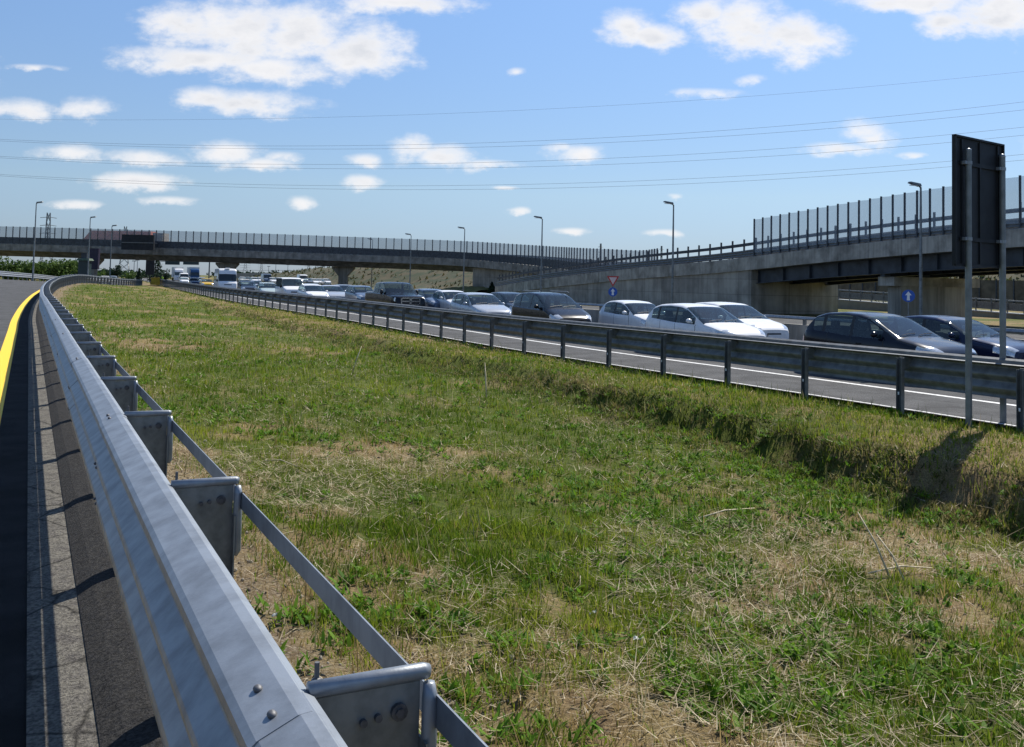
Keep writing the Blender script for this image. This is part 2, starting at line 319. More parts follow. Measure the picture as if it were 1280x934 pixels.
def ground_mat():
    m = bpy.data.materials.new('grassy ground'); m.use_nodes = True; nt = m.node_tree; nt.nodes.clear(); L = nt.links.new
    out = nd(nt, 'ShaderNodeOutputMaterial'); p = nd(nt, 'ShaderNodeBsdfPrincipled', Roughness=.95); p.inputs['Specular IOR Level'].default_value = .15; L(p.outputs[0], out.inputs[0])
    tc = nd(nt, 'ShaderNodeTexCoord'); P = tc.outputs['Object']
    def noise(s, d=6): n = nd(nt, 'ShaderNodeTexNoise', Scale=s, Detail=d, Roughness=.7); L(P, n.inputs['Vector']); return n.outputs[0]
    def mix(f, a, b):
        x = nd(nt, 'ShaderNodeMix', data_type='RGBA'); L(f, x.inputs[0])
        for i, c in ((6, a), (7, b)):
            if isinstance(c, tuple): x.inputs[i].default_value = (*c, 1)
            else: L(c, x.inputs[i])
        return x.outputs[2]
    def rng_(v, a, b):
        r = nd(nt, 'ShaderNodeMapRange'); r.inputs[1].default_value = a; r.inputs[2].default_value = b; L(v, r.inputs[0]); return r.outputs[0]
    soil = mix(rng_(noise(30, 9), .38, .64), (.10, .068, .035), (.29, .205, .105)); straw = mix(rng_(noise(70, 9), .4, .6), (.11, .082, .036), (.36, .275, .13))
    dry = mix(rng_(noise(3), .4, .6), soil, straw)
    grn = mix(rng_(noise(9), .3, .7), (.040, .062, .008), (.105, .125, .018))
    a = nd(nt, 'ShaderNodeAttribute', attribute_name='green'); s = nd(nt, 'ShaderNodeMath', operation='ADD'); L(a.outputs['Fac'], s.inputs[0])
    q = nd(nt, 'ShaderNodeMath', operation='MULTIPLY_ADD'); L(noise(13, 8), q.inputs[0]); q.inputs[1].default_value = 1.0; q.inputs[2].default_value = -.5; L(q.outputs[0], s.inputs[1])
    col = mix(rng_(s.outputs[0], .28, .62), dry, grn)
    dt = nd(nt, 'ShaderNodeAttribute', attribute_name='dirt'); vor = nd(nt, 'ShaderNodeTexVoronoi', Scale=38); L(P, vor.inputs['Vector'])
    grav = mix(rng_(vor.outputs['Distance'], .15, .6), (.36, .31, .24), (.12, .09, .06)); gm_ = nd(nt, 'ShaderNodeMath', operation='MULTIPLY'); L(dt.outputs['Fac'], gm_.inputs[0]); L(rng_(noise(5), .3, .6), gm_.inputs[1])
    col = mix(gm_.outputs[0], col, grav)
    L(col, p.inputs['Base Color']); b = nd(nt, 'ShaderNodeBump', Strength=.9, Distance=.03); L(noise(45, 8), b.inputs['Height']); L(b.outputs[0], p.inputs['Normal'])
    return m
gm.materials.append(ground_mat()); gnd = link(bpy.data.objects.new('ground', gm)); tag(gnd, kind='structure')

# ------------------------------------------------------------------ vegetation in the median (stuff)
def scatter(n, rmin, rmax, pw, amax=42):
    u = rng.random(n); e = 2-pw                                          # density per area ~ r^-pw
    r = (rmin**e+u*(rmax**e-rmin**e))**(1/e); a = np.radians(rng.uniform(-amax, amax, n)); return r*np.sin(a), r*np.cos(a), r
def blades(X, Y, Z, h, w, lean, az, col, segs):
    n = len(X); c, s = np.cos(az), np.sin(az); px, py = -s, c                # lean direction az, width across
    tx, ty, tz = c*np.sin(lean), s*np.sin(lean), np.cos(lean)
    def pt(f, side, bend): return np.stack([X+tx*h*f+bend*c*h+px*w*side, Y+ty*h*f+bend*s*h+py*w*side, Z+tz*h*f], -1)
    if segs == 1: V = np.stack([pt(0, -.5, 0), pt(0, .5, 0), pt(1, 0, .1)], 1); fc = np.arange(n*3).reshape(n, 3); return V.reshape(-1, 3), fc, np.repeat(col, 3, 0)
    V = np.stack([pt(0, -.5, 0), pt(0, .5, 0), pt(.55, -.4, .03), pt(.55, .4, .03), pt(1, 0, .18)], 1); b = np.arange(n)[:, None]*5
    fc = np.concatenate([b+np.array([[0, 1, 3]]), b+np.array([[0, 3, 2]]), b+np.array([[2, 3, 4]])]); return V.reshape(-1, 3), fc, np.repeat(col, 5, 0)
def tone_mesh(name, parts, m, label, cat):
    V = []; Fc = []; C = []; o = 0
    for v, f, c in parts: V.append(v); Fc.append(f+o); C.append(c); o += len(v)
    V = np.vstack(V); C = np.vstack(C); me = np_mesh(name, V, np.vstack(Fc), 3); a = me.attributes.new('tone', 'FLOAT_COLOR', 'POINT')
    a.data.foreach_set('color', np.column_stack([C, np.ones(len(C))]).astype(np.float32).ravel()); me.materials.append(m)
    o = link(bpy.data.objects.new(name, me)); return tag(o, label, cat, kind='stuff')
def lerpc(a, b, t): return np.array(a)[None]*(1-t[:, None])+np.array(b)[None]*t[:, None]
gp = []
for n, r0, r1, pw, segs in ((210000, 1.6, 9, .7, 2), (330000, 9, 30, 1.6, 1), (210000, 30, 125, 2.2, 1)):
    X, Y, r = scatter(n, r0, r1, pw); Z, tl, tr, ins = height(X, Y); g = greenness(X, Y, tl, tr); g = np.maximum(g, .42*(tr < 4.2))
    clump = fbm(X*6, Y*6, 77, 2); keep = ins & (tl > .12) & (tr > -.1) & (rng.random(n) < np.clip(g*1.5+.2, .32, 1)*np.clip((clump-.25)*2.6, .15, 1))
    keep &= ~((tl < .9) & (rng.random(n) < .55)); X, Y, Z, r, g, tl, tr, clump = [q[keep] for q in (X, Y, Z, r, g, tl, tr, clump)]; k = len(X)
    h = rng.uniform(.03, .09, k)*(.4+1.5*clump)*(1+1.3*(rng.random(k) < .05)); h *= 1+np.clip((r-9)/70, 0, .8)+.3*np.exp(-((tr-2.4)/.8)**2)*(rng.random(k) < .6)
    w = rng.uniform(.0035, .0075, k)*(1+np.clip(r-5, 0, 200)/9)
    dry = rng.random(k) > np.clip(g*1.9+.15, .15, .93); t = rng.random(k)
    cg = lerpc((.07, .14, .007), (.30, .34, .035), np.clip(t*.75+1.5*(fbm(X*.8, Y*.8, 91, 4)-.5), 0, 1)); cd = lerpc((.20, .14, .05), (.48, .36, .16), t)
    gp.append(blades(X, Y, Z-.005, h, w, rng.uniform(.05, .75, k), rng.uniform(0, 6.28, k), np.where(dry[:, None], cd, cg), segs))
tone_mesh('grass', gp, M['blade'], 'patchy green and yellowed grass filling the median strip', 'grass')
wp = []                                                                # broadleaf weeds: rosettes of wider leaves
for n, r0, r1, pw in ((5200, 2, 14, .8), (6500, 14, 50, 1.6)):
    X, Y, r = scatter(n, r0, r1, pw); Z, tl, tr, ins = height(X, Y); g = greenness(X, Y, tl, tr); q = fbm(X*.7, Y*.7, 123, 3)
    keep = ins & (tl > .5) & (rng.random(n) < np.clip((q-.42)*5+.1, 0, 1)*np.clip(g*2, .1, 1)); X, Y, Z, r = [a[keep] for a in (X, Y, Z, r)]; L_ = 13
    X = np.repeat(X, L_)+rng.normal(0, .035, len(X)*L_); Y = np.repeat(Y, L_)+rng.normal(0, .035, len(Y)*L_); Z = np.repeat(Z, L_)+rng.uniform(0, .05, len(Z)*L_); r = np.repeat(r, L_); k = len(X)
    wp.append(blades(X, Y, Z, rng.uniform(.035, .09, k), rng.uniform(.012, .026, k)*(1+r/40), rng.uniform(.5, 1.35, k), rng.uniform(0, 6.28, k), lerpc((.045, .12, .008), (.16, .29, .025), rng.random(k)), 2))
tone_mesh('weeds', wp, M['blade'], 'low leafy green weeds scattered among the median grass', 'weeds')
sp = []                                                                # dry straw lying about
for n, r0, r1, pw in ((60000, 1.6, 12, .7), (50000, 12, 45, 1.5)):
    X, Y, r = scatter(n, r0, r1, pw); Z, tl, tr, ins = height(X, Y); q = fbm(X*.55+9, Y*.55, 140, 4); g = greenness(X, Y, tl, tr)
    keep = ins & (tl > .2) & (rng.random(n) < np.clip((q-.46)*6+.22+.4*(1-g), .06, 1)); X, Y, Z, r = [a[keep] for a in (X, Y, Z, r)]; k = len(X)
    h = rng.uniform(.04, .17, k)*(1+1.2*(rng.random(k) < .06)); sp.append(blades(X, Y, Z+rng.uniform(.01, .075, k), h, rng.uniform(.003, .0065, k)*(1+np.clip(r-4, 0, 90)/9), rng.uniform(1.1, 1.62, k), rng.uniform(0, 6.28, k), lerpc((.28, .22, .13), (.72, .62, .44), rng.random(k)**1.3), 1))
def along(n, t0, t1, ya, yb):
    yy = ya*(yb/ya)**rng.random(n); d = np.interp(yy, RP.A[:, 1], RP.S); T = np.stack([np.interp(d, RP.S, RP.T[:, k]) for k in (0, 1)]); P = np.stack([np.interp(d, RP.S, RP.A[:, k]) for k in (0, 1)])
    o = -rng.uniform(t0, t1, n); X = P[0]+T[1]*o; Y = P[1]-T[0]*o; return X, Y, np.hypot(X, Y)
X, Y, r = along(60000, .1, 4.2, 7, 60); Z, tl, tr, ins = height(X, Y); keep = ins & (rng.random(len(X)) < .25+.75*np.exp(-((tr-1.9)/1.2)**2)); X, Y, Z, r = [a[keep] for a in (X, Y, Z, r)]; k = len(X)
sp.append(blades(X, Y, Z, rng.uniform(.03, .10, k)*(1+1.2*(rng.random(k) < .03)), rng.uniform(.003, .006, k)*(1+r/14), rng.uniform(.1, 1.1, k), rng.uniform(0, 6.28, k), np.where((rng.random(k) < .5)[:, None], lerpc((.10, .16, .008), (.26, .29, .03), rng.random(k)), lerpc((.27, .21, .06), (.50, .43, .18), rng.random(k))), 2))
X, Y, r = scatter(2600, 3, 32, 1.0); Z, tl, tr, ins = height(X, Y); keep = ins & (tl > .8); X, Y, Z, r = [a[keep] for a in (X, Y, Z, r)]; k = len(X)
sp.append(blades(X, Y, Z, rng.uniform(.12, .34, k), rng.uniform(.003, .005, k)*(1+r/14), rng.uniform(.02, .35, k), rng.uniform(0, 6.28, k), lerpc((.16, .13, .06), (.45, .42, .22), rng.random(k)), 2))
tone_mesh('straw', sp, M['blade'], 'dead straw and dry stems lying on the median grass', 'straw')
bp = []                                                                # rough dark growth on the ditch bank
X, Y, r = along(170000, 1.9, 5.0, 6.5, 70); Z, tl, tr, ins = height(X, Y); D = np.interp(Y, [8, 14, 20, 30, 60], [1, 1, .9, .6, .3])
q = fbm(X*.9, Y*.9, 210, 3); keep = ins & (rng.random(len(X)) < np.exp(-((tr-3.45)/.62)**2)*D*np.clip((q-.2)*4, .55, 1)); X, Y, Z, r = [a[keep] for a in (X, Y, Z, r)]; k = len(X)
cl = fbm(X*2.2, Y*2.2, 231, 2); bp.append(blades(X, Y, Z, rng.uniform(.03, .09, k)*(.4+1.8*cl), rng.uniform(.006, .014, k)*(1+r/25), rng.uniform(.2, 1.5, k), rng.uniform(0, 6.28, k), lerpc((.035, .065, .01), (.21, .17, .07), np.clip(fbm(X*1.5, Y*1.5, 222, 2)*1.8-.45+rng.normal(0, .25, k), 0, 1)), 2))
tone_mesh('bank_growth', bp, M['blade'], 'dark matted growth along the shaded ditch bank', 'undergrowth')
X, Y, r = scatter(9000, 1.2, 14, .9); Z, tl, tr, ins = height(X, Y); keep = ins & (tl > .02) & (rng.random(len(X)) < np.exp(-(tl/.9)**2)+.035); X, Y, Z = [a[keep] for a in (X, Y, Z)]; k = len(X)
ico = bmesh.new(); bmesh.ops.create_icosphere(ico, subdivisions=1, radius=1); iv = np.array([v.co[:] for v in ico.verts]); ifc = np.array([[v.index for v in f.verts] for f in ico.faces]); ico.free()
sz = rng.uniform(.006, .02, k)*(1+.8*(rng.random(k) < .06)); SV = iv[None]*(sz[:, None, None]*rng.uniform(.6, 1.2, (k, 1, 3)))*rng.uniform(.8, 1.2, (k, 12, 1))+np.stack([X, Y, Z+.004], -1)[:, None]
tone_mesh('pebbles', [(SV.reshape(-1, 3), (ifc[None]+np.arange(k)[:, None, None]*12).reshape(-1, 3), np.repeat(lerpc((.18, .14, .10), (.5, .45, .37), rng.random(k)), 12, 0))], mat('pebble', (.3, .27, .22), .9) if 0 else M['blade'], 'loose pale pebbles in the soil beside the near guardrail', 'pebbles')

# ------------------------------------------------------------------ roads (structure)
def strip(path, o0, o1, s0, s1, z, name, m, step=1.5, sup=0, cols=1):
    mb = MB(); n = int((s1-s0)/step)+1; vs = []; fs = []
    for i in range(n+1):
        d = s0+(s1-s0)*i/n
        for k in range(cols+1):
            o = o0+(o1-o0)*k/cols; q = path.off(d, o, z)
            if sup: q.z += float(np.clip(-o, 0, 12)*.035*sst(60, 110, q.y)*(1-sst(135, 175, q.y)))
            vs.append(q)
    for i in range(n):
        for k in range(cols): a = i*(cols+1)+k; fs.append((a, a+cols+1, a+cols+2, a+1))
    mb.add(vs, fs); o = mb.build(name, m); return tag(o, kind='structure')
SL0 = 2; SLE = s_at_Y(LP, 400)
strip(LP, -12.3, -.52, SL0, SLE, -.076, 'near_road', M['asphalt'], sup=1, cols=8)
strip(LP, -.84, -.52, SL0, SLE, -.072, 'road_edge_strip', M['asphalt_shade'], sup=1)  # darkened strip laid where the rail shadow falls, shade put into its colour
strip(LP, -1.13, -.84, SL0, SLE, -.072, 'yellow_edge_line', M['yellow'], sup=1)
strip(LP, -11.2, -11.0, SL0, SLE, -.072, 'white_far_edge_line', M['white_line'], sup=1, cols=2)
tag(sweep(LP, [(-.52, -.2), (-.52, -.064), (-.25, -.045), (-.25, -.2)], SL0, S_MERGE_L, 2.29).build('gutter', M['gutter']), kind='structure')
tag(sweep(LP, [(-.25, -.2), (-.25, -.038), (-.16, .0), (-.05, .02), (.06, .01), (.14, -.1)], SL0, S_MERGE_L, 2).build('asphalt_berm', M['berm']), kind='structure')
SR1 = s_at_Y(RP, 430)
strip(RP, .25, 12.2, 0, SR1, .0, 'highway', M['asphalt'], cols=4)
strip(RP, .30, .38, 0, SR1, .004, 'white_shoulder_line', M['white_line']); strip(RP, 2.75, 2.93, 0, SR1, .004, 'white_edge_line', M['white_line'])
dash = MB()
for k in range(40):
    d = 4+k*12
    if d+4.5 < SR1: sweep(RP, [(6.4, 0), (6.52, 0)], d, d+4.5, 2, False, False, dash, .004)
tag(dash.build('lane_dashes', M['white_line']), kind='structure')
strip(RP, 12.75, 31, 0, s_at_Y(RP, 180), .004, 'slip_road', M['asphalt'], cols=3)
RH = Path([(p[0], p[1], p[2]) for p in [RP.off(d, 12.2) for d in np.arange(0, s_at_Y(RP, 190), 4)]], 1)

# ------------------------------------------------------------------ guardrails
PROF = [(.0, .982), (-.02, .993), (-.05, .99), (-.135, .952), (-.150, .938), (-.153, .92), (-.146, .90), (-.085, .81), (-.078, .795), (-.078, .765), (-.085, .75), (-.148, .69), (-.154, .675), (-.154, .66), (-.148, .645), (-.085, .57), (-.078, .555), (-.078, .535), (-.085, .52), (-.144, .455), (-.149, .438), (-.149, .42), (-.142, .395), (-.13, .378)]
def rail_prof(side=1, dx=0, dz=0, zs=1):
    fr = [(o*side+dx, z*zs+dz) for o, z in PROF]; bk = [(o*side+dx+.006*side, z*zs+dz-.003) for o, z in PROF]; return fr+bk[::-1]
def reinherit(me, nm, parent, mw):
    o = bpy.data.objects.new(nm, me); link(o, parent); o.matrix_local = mw; return o
sp0 = s_at_Y(LP, 2.24)-.02; SP = 2.29
# position the first bracket so that its far top corner stands where the photo shows it
gL = empty('guardrail', (0, 0, 0), 0, 'near galvanised three-wave guardrail with wide brackets and a rear strap, beside the yellow line', 'guardrail', 'steel guardrails')
s_first = sp0+.28*0
best = min((abs(proj(LP.off(d, .285, .985))[1]-838), d) for d in np.arange(sp0-3, sp0+3, .01)); s_first = best[1]
PROFC = rail_prof(); nsec = 0; s = s_first-.12-2*SP; 
while s < S_MERGE_L-1:
    e = min(s+2*SP, S_MERGE_L); o = sweep(LP, rail_prof(dx=-.0045*(nsec % 2)), s, e+.10, .8 if s < 40 else 2.3).build('rail_beam', M['galv'], gL, True, 16); s = e; nsec += 1
s = s_first-SP
pm = MB()
pm.box(-.004, .004, -.262, -.008, 0, .965)                              # web plate (y = -off)
pm.box(-.05, .004, -.268, -.262, -.0, .84)
pm.box(-.06, .004, -.275, -.21, -.15, .5)
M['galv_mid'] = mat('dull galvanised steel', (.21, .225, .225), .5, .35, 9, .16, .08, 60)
post_me = pm.mesh('post', M['galv_mid'])
bm_ = MB(); bm_.tube([(-.0, .002, .985), (0, -.27, .985), (0, -.285, .983)], [.019, .019, .016], 10); bm_.tube([(-.02, -.278, .965), (-.02, -.281, .93), (-.02, -.281, .68), (-.02, -.275, .66)], [.014, .02, .02, .012], 8)
br_me = bm_.mesh('bracket', M['galv'], True)
bolt_ms = []
for x, y, z, r in ((-.009, -.21, .905, .02), (-.009, -.16, .90, .009), (-.009, -.125, .895, .009)): bo = MB(); bo.disc((x, y, z), (1, 0, 0), r, .012, 10); bolt_ms.append(bo.mesh('bolt', M['bolt']))
bo = MB(); bo.tube([(-.002, -.21, .905), (-.02, -.21, .905)], .011, 6); bolt_ms.append(bo.mesh('bolt', M['bolt']))
bo = MB(); bo.tube([(.02, -.022, .985), (.02, -.022, .998), (.02, -.022, 1.002), (.02, -.022, 1.036)], [.013, .013, .006, .006], 8); bolt_ms.append(bo.mesh('bolt', M['bolt']))
k = 0; spans = []
while s < S_MERGE_L-.5:
    mw = frame(LP, s); mw.translation.z = LP.p(s).z
    p_ = reinherit(post_me, 'post', gL, mw); reinherit(br_me, 'bracket', p_, Matrix())
    if k < 7:
        for b_m in bolt_ms: reinherit(b_m, 'bolt', p_, Matrix())
    spans.append(s); s += SP; k += 1
for i in range(0, len(spans)-1, 2):                                        # rear strap, one bar per two bays
    e = spans[min(i+2, len(spans)-1)]; sweep(LP, [(.292, .865), (.297, .865), (.297, .938), (.292, .938)], spans[i]-.05, e+.05, 1.1).build('strap', M['galv'], gL)
bq = MB(); bq.ell((0, 0, 0), .015, .011, .009, 10, 6); bq_me = bq.mesh('splice_bolt', M['bolt'], True)
for j in range(8):
    sj = s_first-.12+j*2*SP
    for ds in (.06, .20):
        for o_, z_ in ((-.095, .974), (-.158, .667), (-.152, .441)): reinherit(bq_me, 'splice_bolt', gL, frame(LP, sj+ds) @ Matrix.Translation((0, -o_, z_)))

# right guardrail, seen from behind
gR = empty('guardrail', (0, 0, 0), 0, 'far dark guardrail standing between the grass median and the line of stopped traffic', 'guardrail', 'steel guardrails')
S_R_END = s_at_Y(RP, 184); dR = min((abs(proj(RP.off(d, 0))[0]-1125), d) for d in np.arange(2, 60, .02))[1]; SPR = 2.2
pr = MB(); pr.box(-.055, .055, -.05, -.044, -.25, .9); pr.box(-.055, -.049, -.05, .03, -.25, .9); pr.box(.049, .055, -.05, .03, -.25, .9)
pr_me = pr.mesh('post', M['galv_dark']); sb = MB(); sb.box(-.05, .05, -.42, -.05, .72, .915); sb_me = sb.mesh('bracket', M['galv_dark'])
rf = MB(); rf.box(-.014, .014, .031, .036, .28, .33); rf_me = rf.mesh('reflector', M['white_sign'])
d = dR-6*SPR; n = 0; top = []
while d < S_R_END:
    mw = frame(RP, d); p_ = reinherit(pr_me, 'post', gR, mw); reinherit(sb_me, 'bracket', p_, Matrix())
    if d < 60: reinherit(rf_me, 'reflector', p_, Matrix.Rotation(0, 4, 'Z'))
    top.append(d); d += SPR; n += 1
for i in range(0, len(top)-1, 2):
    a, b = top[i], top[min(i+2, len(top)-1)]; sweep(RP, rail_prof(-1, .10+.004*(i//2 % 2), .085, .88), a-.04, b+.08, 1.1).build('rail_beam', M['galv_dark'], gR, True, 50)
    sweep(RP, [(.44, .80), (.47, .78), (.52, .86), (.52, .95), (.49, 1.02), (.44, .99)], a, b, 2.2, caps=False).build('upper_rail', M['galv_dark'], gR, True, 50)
# outer guardrail of the near road
def supz(o, y): return float(np.clip(-o, 0, 12)*.035*sst(60, 110, y)*(1-sst(135, 175, y)))
OP = Path([tuple(LP.off(d, -12.0, supz(-12, LP.off(d, -12).y))) for d in np.arange(s_at_Y(LP, 55), s_at_Y(LP, 210), 5)], 1)
gO = empty('guardrail', (0, 0, 0), 0, 'pale steel guardrail on the outer edge of the near road bend', 'guardrail', 'steel guardrails')
o = sweep(OP, rail_prof(-1, 0), 0, OP.len, 3).build('rail_beam', M['galv'], gO, True, 50)
opm = MB(); opm.box(-.05, .05, .01, .1, -.3, .95); op_me = opm.mesh('post', M['galv_dark'])
for d in np.arange(1, OP.len, 2.4): reinherit(op_me, 'post', gO, frame(OP, d))

# low concrete wall with rail at the far side of the highway
lw = empty('low_wall', (0, 0, 0), 0, 'low grey concrete wall behind the stopped cars, topped with a pale rail', 'wall')
sweep(RH, [(0, -.1), (.05, .72), (.30, .72), (.38, -.1)], 0, RH.len, 4).build('wall', M['concrete'], lw)
sweep(RH, [(.0, .90), (-.03, .94), (0, 1.02), (.06, 1.02), (.06, .90)], 0, RH.len, 4).build('rail', M['galv'], lw)
lpm = MB(); lpm.box(-.04, .04, -.2, -.08, .7, 1.0); lp_me = lpm.mesh('post', M['galv_dark'])
for d in np.arange(2, RH.len, 2.5)[:95]: reinherit(lp_me, 'post', lw, frame(RH, d))

# ------------------------------------------------------------------ ramp (nearer viaduct on the right)
BP = Path([(-2, 125, 1.2), (2, 112, 2.0), (7.5, 100, 2.85), (12.3, 90, 3.5), (17.4, 80, 4.05), (22.6, 68, 4.85), (26.6, 58, 5.35), (29.6, 51.5, 5.6), (33, 43, 5.8), (38, 31, 6.0), (46, 12, 6.2)])
rb = empty('ramp_viaduct', (0, 0, 0), 0, 'concrete and steel ramp rising to the right, behind the parked line of cars', 'ramp')
sA = s_at_Y(Path([(p[0], -p[1], p[2]) for p in BP.A[::8]]), -77)
def sB(px): return BP.find_px(px)
sAb = sB(938)
# path runs towards the viewer, so its right side is the camera side (off > 0)
def prism_sweep(path, prof, a, b, step, nm, m, par, sm=False): return sweep(path, prof, a, b, step).build(nm, m, par, sm)
seg = 3.0; d = 0
while d < BP.len-seg:
    sweep(BP, [(.05, -1.05), (.05, -.03), (.0, 0), (-.45, 0), (-.45, -1.05)], d+.012, d+seg-.012, seg).build('coping', M['coping'], rb); d += seg
sweep(BP, [(-.45, -.75), (-.45, -.1), (-9, -.1), (-9, -.75)], 0, BP.len, 3).build('deck', M['coping'], rb)
# retaining wall under the coping down to the ground, and the abutment face
wl = MB(); n = 40; vs = []; fs = []
for i in range(n+1):
    dd = sAb*i/n; p = BP.off(dd, -.1); vs += [(p.x, p.y, -.4), (p.x, p.y, p.z-1.04)]
for i in range(n): fs.append((2*i, 2*i+2, 2*i+3, 2*i+1))
wl.add(vs, fs); a_ = BP.off(sAb, -.1); b_ = BP.off(sAb, -9)
wl.add([(a_.x, a_.y, -.4), (b_.x, b_.y, -.4), (b_.x, b_.y, b_.z-.76), (a_.x, a_.y, a_.z-1.04)], [(0, 1, 2, 3)])
def panel_mat():
    m = mat('wall concrete panels', (.38, .35, .30), .9, 0, .5, .14, .15, 10, detail=9); nt = m.node_tree; L = nt.links.new
    p = [n for n in nt.nodes if n.type == 'BSDF_PRINCIPLED'][0]; src = p.inputs['Base Color'].links[0].from_socket
    tc = nd(nt, 'ShaderNodeTexCoord'); sx = nd(nt, 'ShaderNodeSeparateXYZ'); L(tc.outputs['Object'], sx.inputs[0]); cb = nd(nt, 'ShaderNodeCombineXYZ')
    mu = nd(nt, 'ShaderNodeMath', operation='MULTIPLY'); mu.inputs[1].default_value = -1.1; L(sx.outputs[1], mu.inputs[0]); L(mu.outputs[0], cb.inputs[0]); L(sx.outputs[2], cb.inputs[1])
    bt = nd(nt, 'ShaderNodeTexBrick', Scale=1, **{'Mortar Size': .02, 'Brick Width': 2.6, 'Row Height': 1.25}); bt.inputs['Color1'].default_value = (1, 1, 1, 1); bt.inputs['Color2'].default_value = (.84, .84, .85, 1); bt.inputs['Mortar'].default_value = (.55, .55, .55, 1); bt.offset = 0
    L(cb.outputs[0], bt.inputs['Vector']); mx = nd(nt, 'ShaderNodeMix', data_type='RGBA', blend_type='MULTIPLY'); mx.inputs[0].default_value = 1; L(src, mx.inputs[6]); L(bt.outputs[0], mx.inputs[7]); L(mx.outputs[2], p.inputs['Base Color'])
    return m
M['wallpanel'] = panel_mat(); streaks(M['wallpanel'], .68, .8); wl.build('retaining_wall', M['wallpanel'], rb)
# steel girders of the bridge part
for off_ in (-.75, -4.2, -7.8):
    g = MB(); sweep(BP, [(off_+.25, -2.12), (off_+.25, -2.07), (off_+.02, -2.07), (off_+.02, -1.1), (off_+.25, -1.1), (off_+.25, -1.05 if off_ > -1 else -.77), (off_-.25, -1.05 if off_ > -1 else -.77), (off_-.25, -1.1), (off_-.02, -1.1), (off_-.02, -2.07), (off_-.25, -2.07), (off_-.25, -2.12)], sAb+.05, BP.len, 3, mb=g)
    dd = sAb+.3
    while dd < BP.len: 
        F4 = frame(BP, dd); g.box(-.01, .01, -off_-.02-.2, -off_-.025, -2.07, -1.1, F4); dd += 3.0
    g.build('girder', M['dark_steel'], rb)
# pier below the bridge
sP = BP.find_px(1112, -1.2, lo=sAb); F4 = frame(BP, sP); pz = BP.p(sP).z
pr_ = MB(); pr_.box(-.6, .6, 1.6, 7.8, -pz-.4, -2.9, F4); pr_.build('pier', M['concrete'], rb)
pr_ = MB(); pr_.box(-.75, .75, .9, 8.4, -2.9, -2.3, F4); pr_.build('pier_cap', M['coping'], rb)
br2 = MB(); br2.box(-.2, .2, 3.9, 4.5, -2.3, -2.12, F4); br2.box(-.2, .2, .6+.0, 1.1, -2.3, -2.12, F4); br2.box(-.2, .2, 7.5, 8.0, -2.3, -2.12, F4); br2.build('bearing', M['dark_steel'], rb)

rr = empty('ramp_guardrail', (0, 0, 0), 0, 'dark two-rail guardrail along the near edge of the rising ramp', 'guardrail', 'guardrails of the ramp')
rr2 = empty('ramp_guardrail', (0, 0, 0), 0, 'dark guardrail along the far edge of the ramp, behind the near one', 'guardrail', 'guardrails of the ramp')
for par, o_, sg in ((rr, -.2, 1), (rr2, -8.6, -1)):
    sweep(BP, [(o_, .06), (o_+.06*sg, .12), (o_, .22), (o_+.06*sg, .32), (o_, .42), (o_+.06*sg, .52), (o_, .60), (o_-.03*sg, .60), (o_-.03*sg, .06)], 0, BP.len, 3).build('rail_beam', M['galv_dark'], par, False)
    sweep(BP, [(o_+.03, .92), (o_+.03, 1.16), (o_-.09, 1.16), (o_-.09, .92)], 0, BP.len, 3).build('top_rail', M['fence_dark'], par)
    q = MB(); q.box(-.05, .05, -o_+.0, -o_+.12, 0, 1.5); qm = q.mesh('post', M['fence_dark']); k = 0; rest = MB()
    for dd in np.arange(BP.len-.5, 0, -1.5):
        if k < 99: reinherit(qm, 'post', par, frame(BP, dd))
        k += 1
tf = empty('noise_fence', (0, 0, 0), 0, 'tall clear panelled fence with dark posts on top of the rising ramp', 'fence')
sF = sB(941); q = MB(); q.box(-.05, .05, .02, .12, -.45, 3.0); qm = q.mesh('post', M['fence_dark']); q2 = MB(); q2.box(.05, 1.0, .06, .075, .3, 2.95); q2m = q2.mesh('panel', M['panel'])
for k in range(66): 
    dd = sF+k*1.05
    if dd > BP.len-1: break
    reinherit(qm, 'post', tf, frame(BP, dd, -.05)); reinherit(q2m, 'panel', tf, frame(BP, dd, -.05))

# ramp beyond the opening (lower, farther), with its own rail
CPth = Path([(30, 118, 1.15), (34.6, 105, .75), (38, 92, .45), (41.5, 76, .1), (45, 60, -.1)])
cw = empty('far_ramp_wall', (0, 0, 0), 0, 'pale concrete wall with a dark barrier, seen through the opening under the ramp', 'wall')
sweep(CPth, [(0, -1.6), (0, 0), (-.4, 0), (-.4, -1.6)], 0, CPth.len, 4).build('wall', mat('warm concrete', (.32, .28, .2), .9, 0, .5, .12, .2, 8), cw)
sweep(CPth, [(.06, .0), (.06, .09), (-.44, .09), (-.44, .0)], 0, CPth.len, 4).build('ledge', M['white_line'], cw)
sweep(CPth, [(-.1, .25), (-.1, .85), (-.14, .85), (-.14, .25)], 0, CPth.len, 4).build('barrier_panel', M['galv_dark'], cw)
sweep(CPth, [(-.05, 1.02), (-.05, 1.12), (-.17, 1.12), (-.17, 1.02)], 0, CPth.len, 4).build('rail', M['galv'], cw)
q = MB(); q.box(-.05, .05, .02, .1, .09, 1.2); qm = q.mesh('post', M['galv_dark'])
for dd in np.arange(.5, CPth.len, 1.9): reinherit(qm, 'post', cw, frame(CPth, dd))
ff = empty('mesh_fence', (0, 0, 0), 0, 'brownish boarded fence at the back, under the right end of the ramp', 'fence')
FP = Path([(36, 135, 3.2), (45, 118, 3.2), (58, 95, 3.2), (70, 75, 3.2)]); sweep(FP, [(0, -2.6), (0, 0), (-.05, 0), (-.05, -2.6)], 0, FP.len, 4).build('boards', mat('weathered boards', (.13, .11, .08), .9, 0, .8, .2), ff)
q = MB(); q.box(-.06, .06, -.12, 0, -2.6, .15); qm = q.mesh('post', M['fence_dark'])
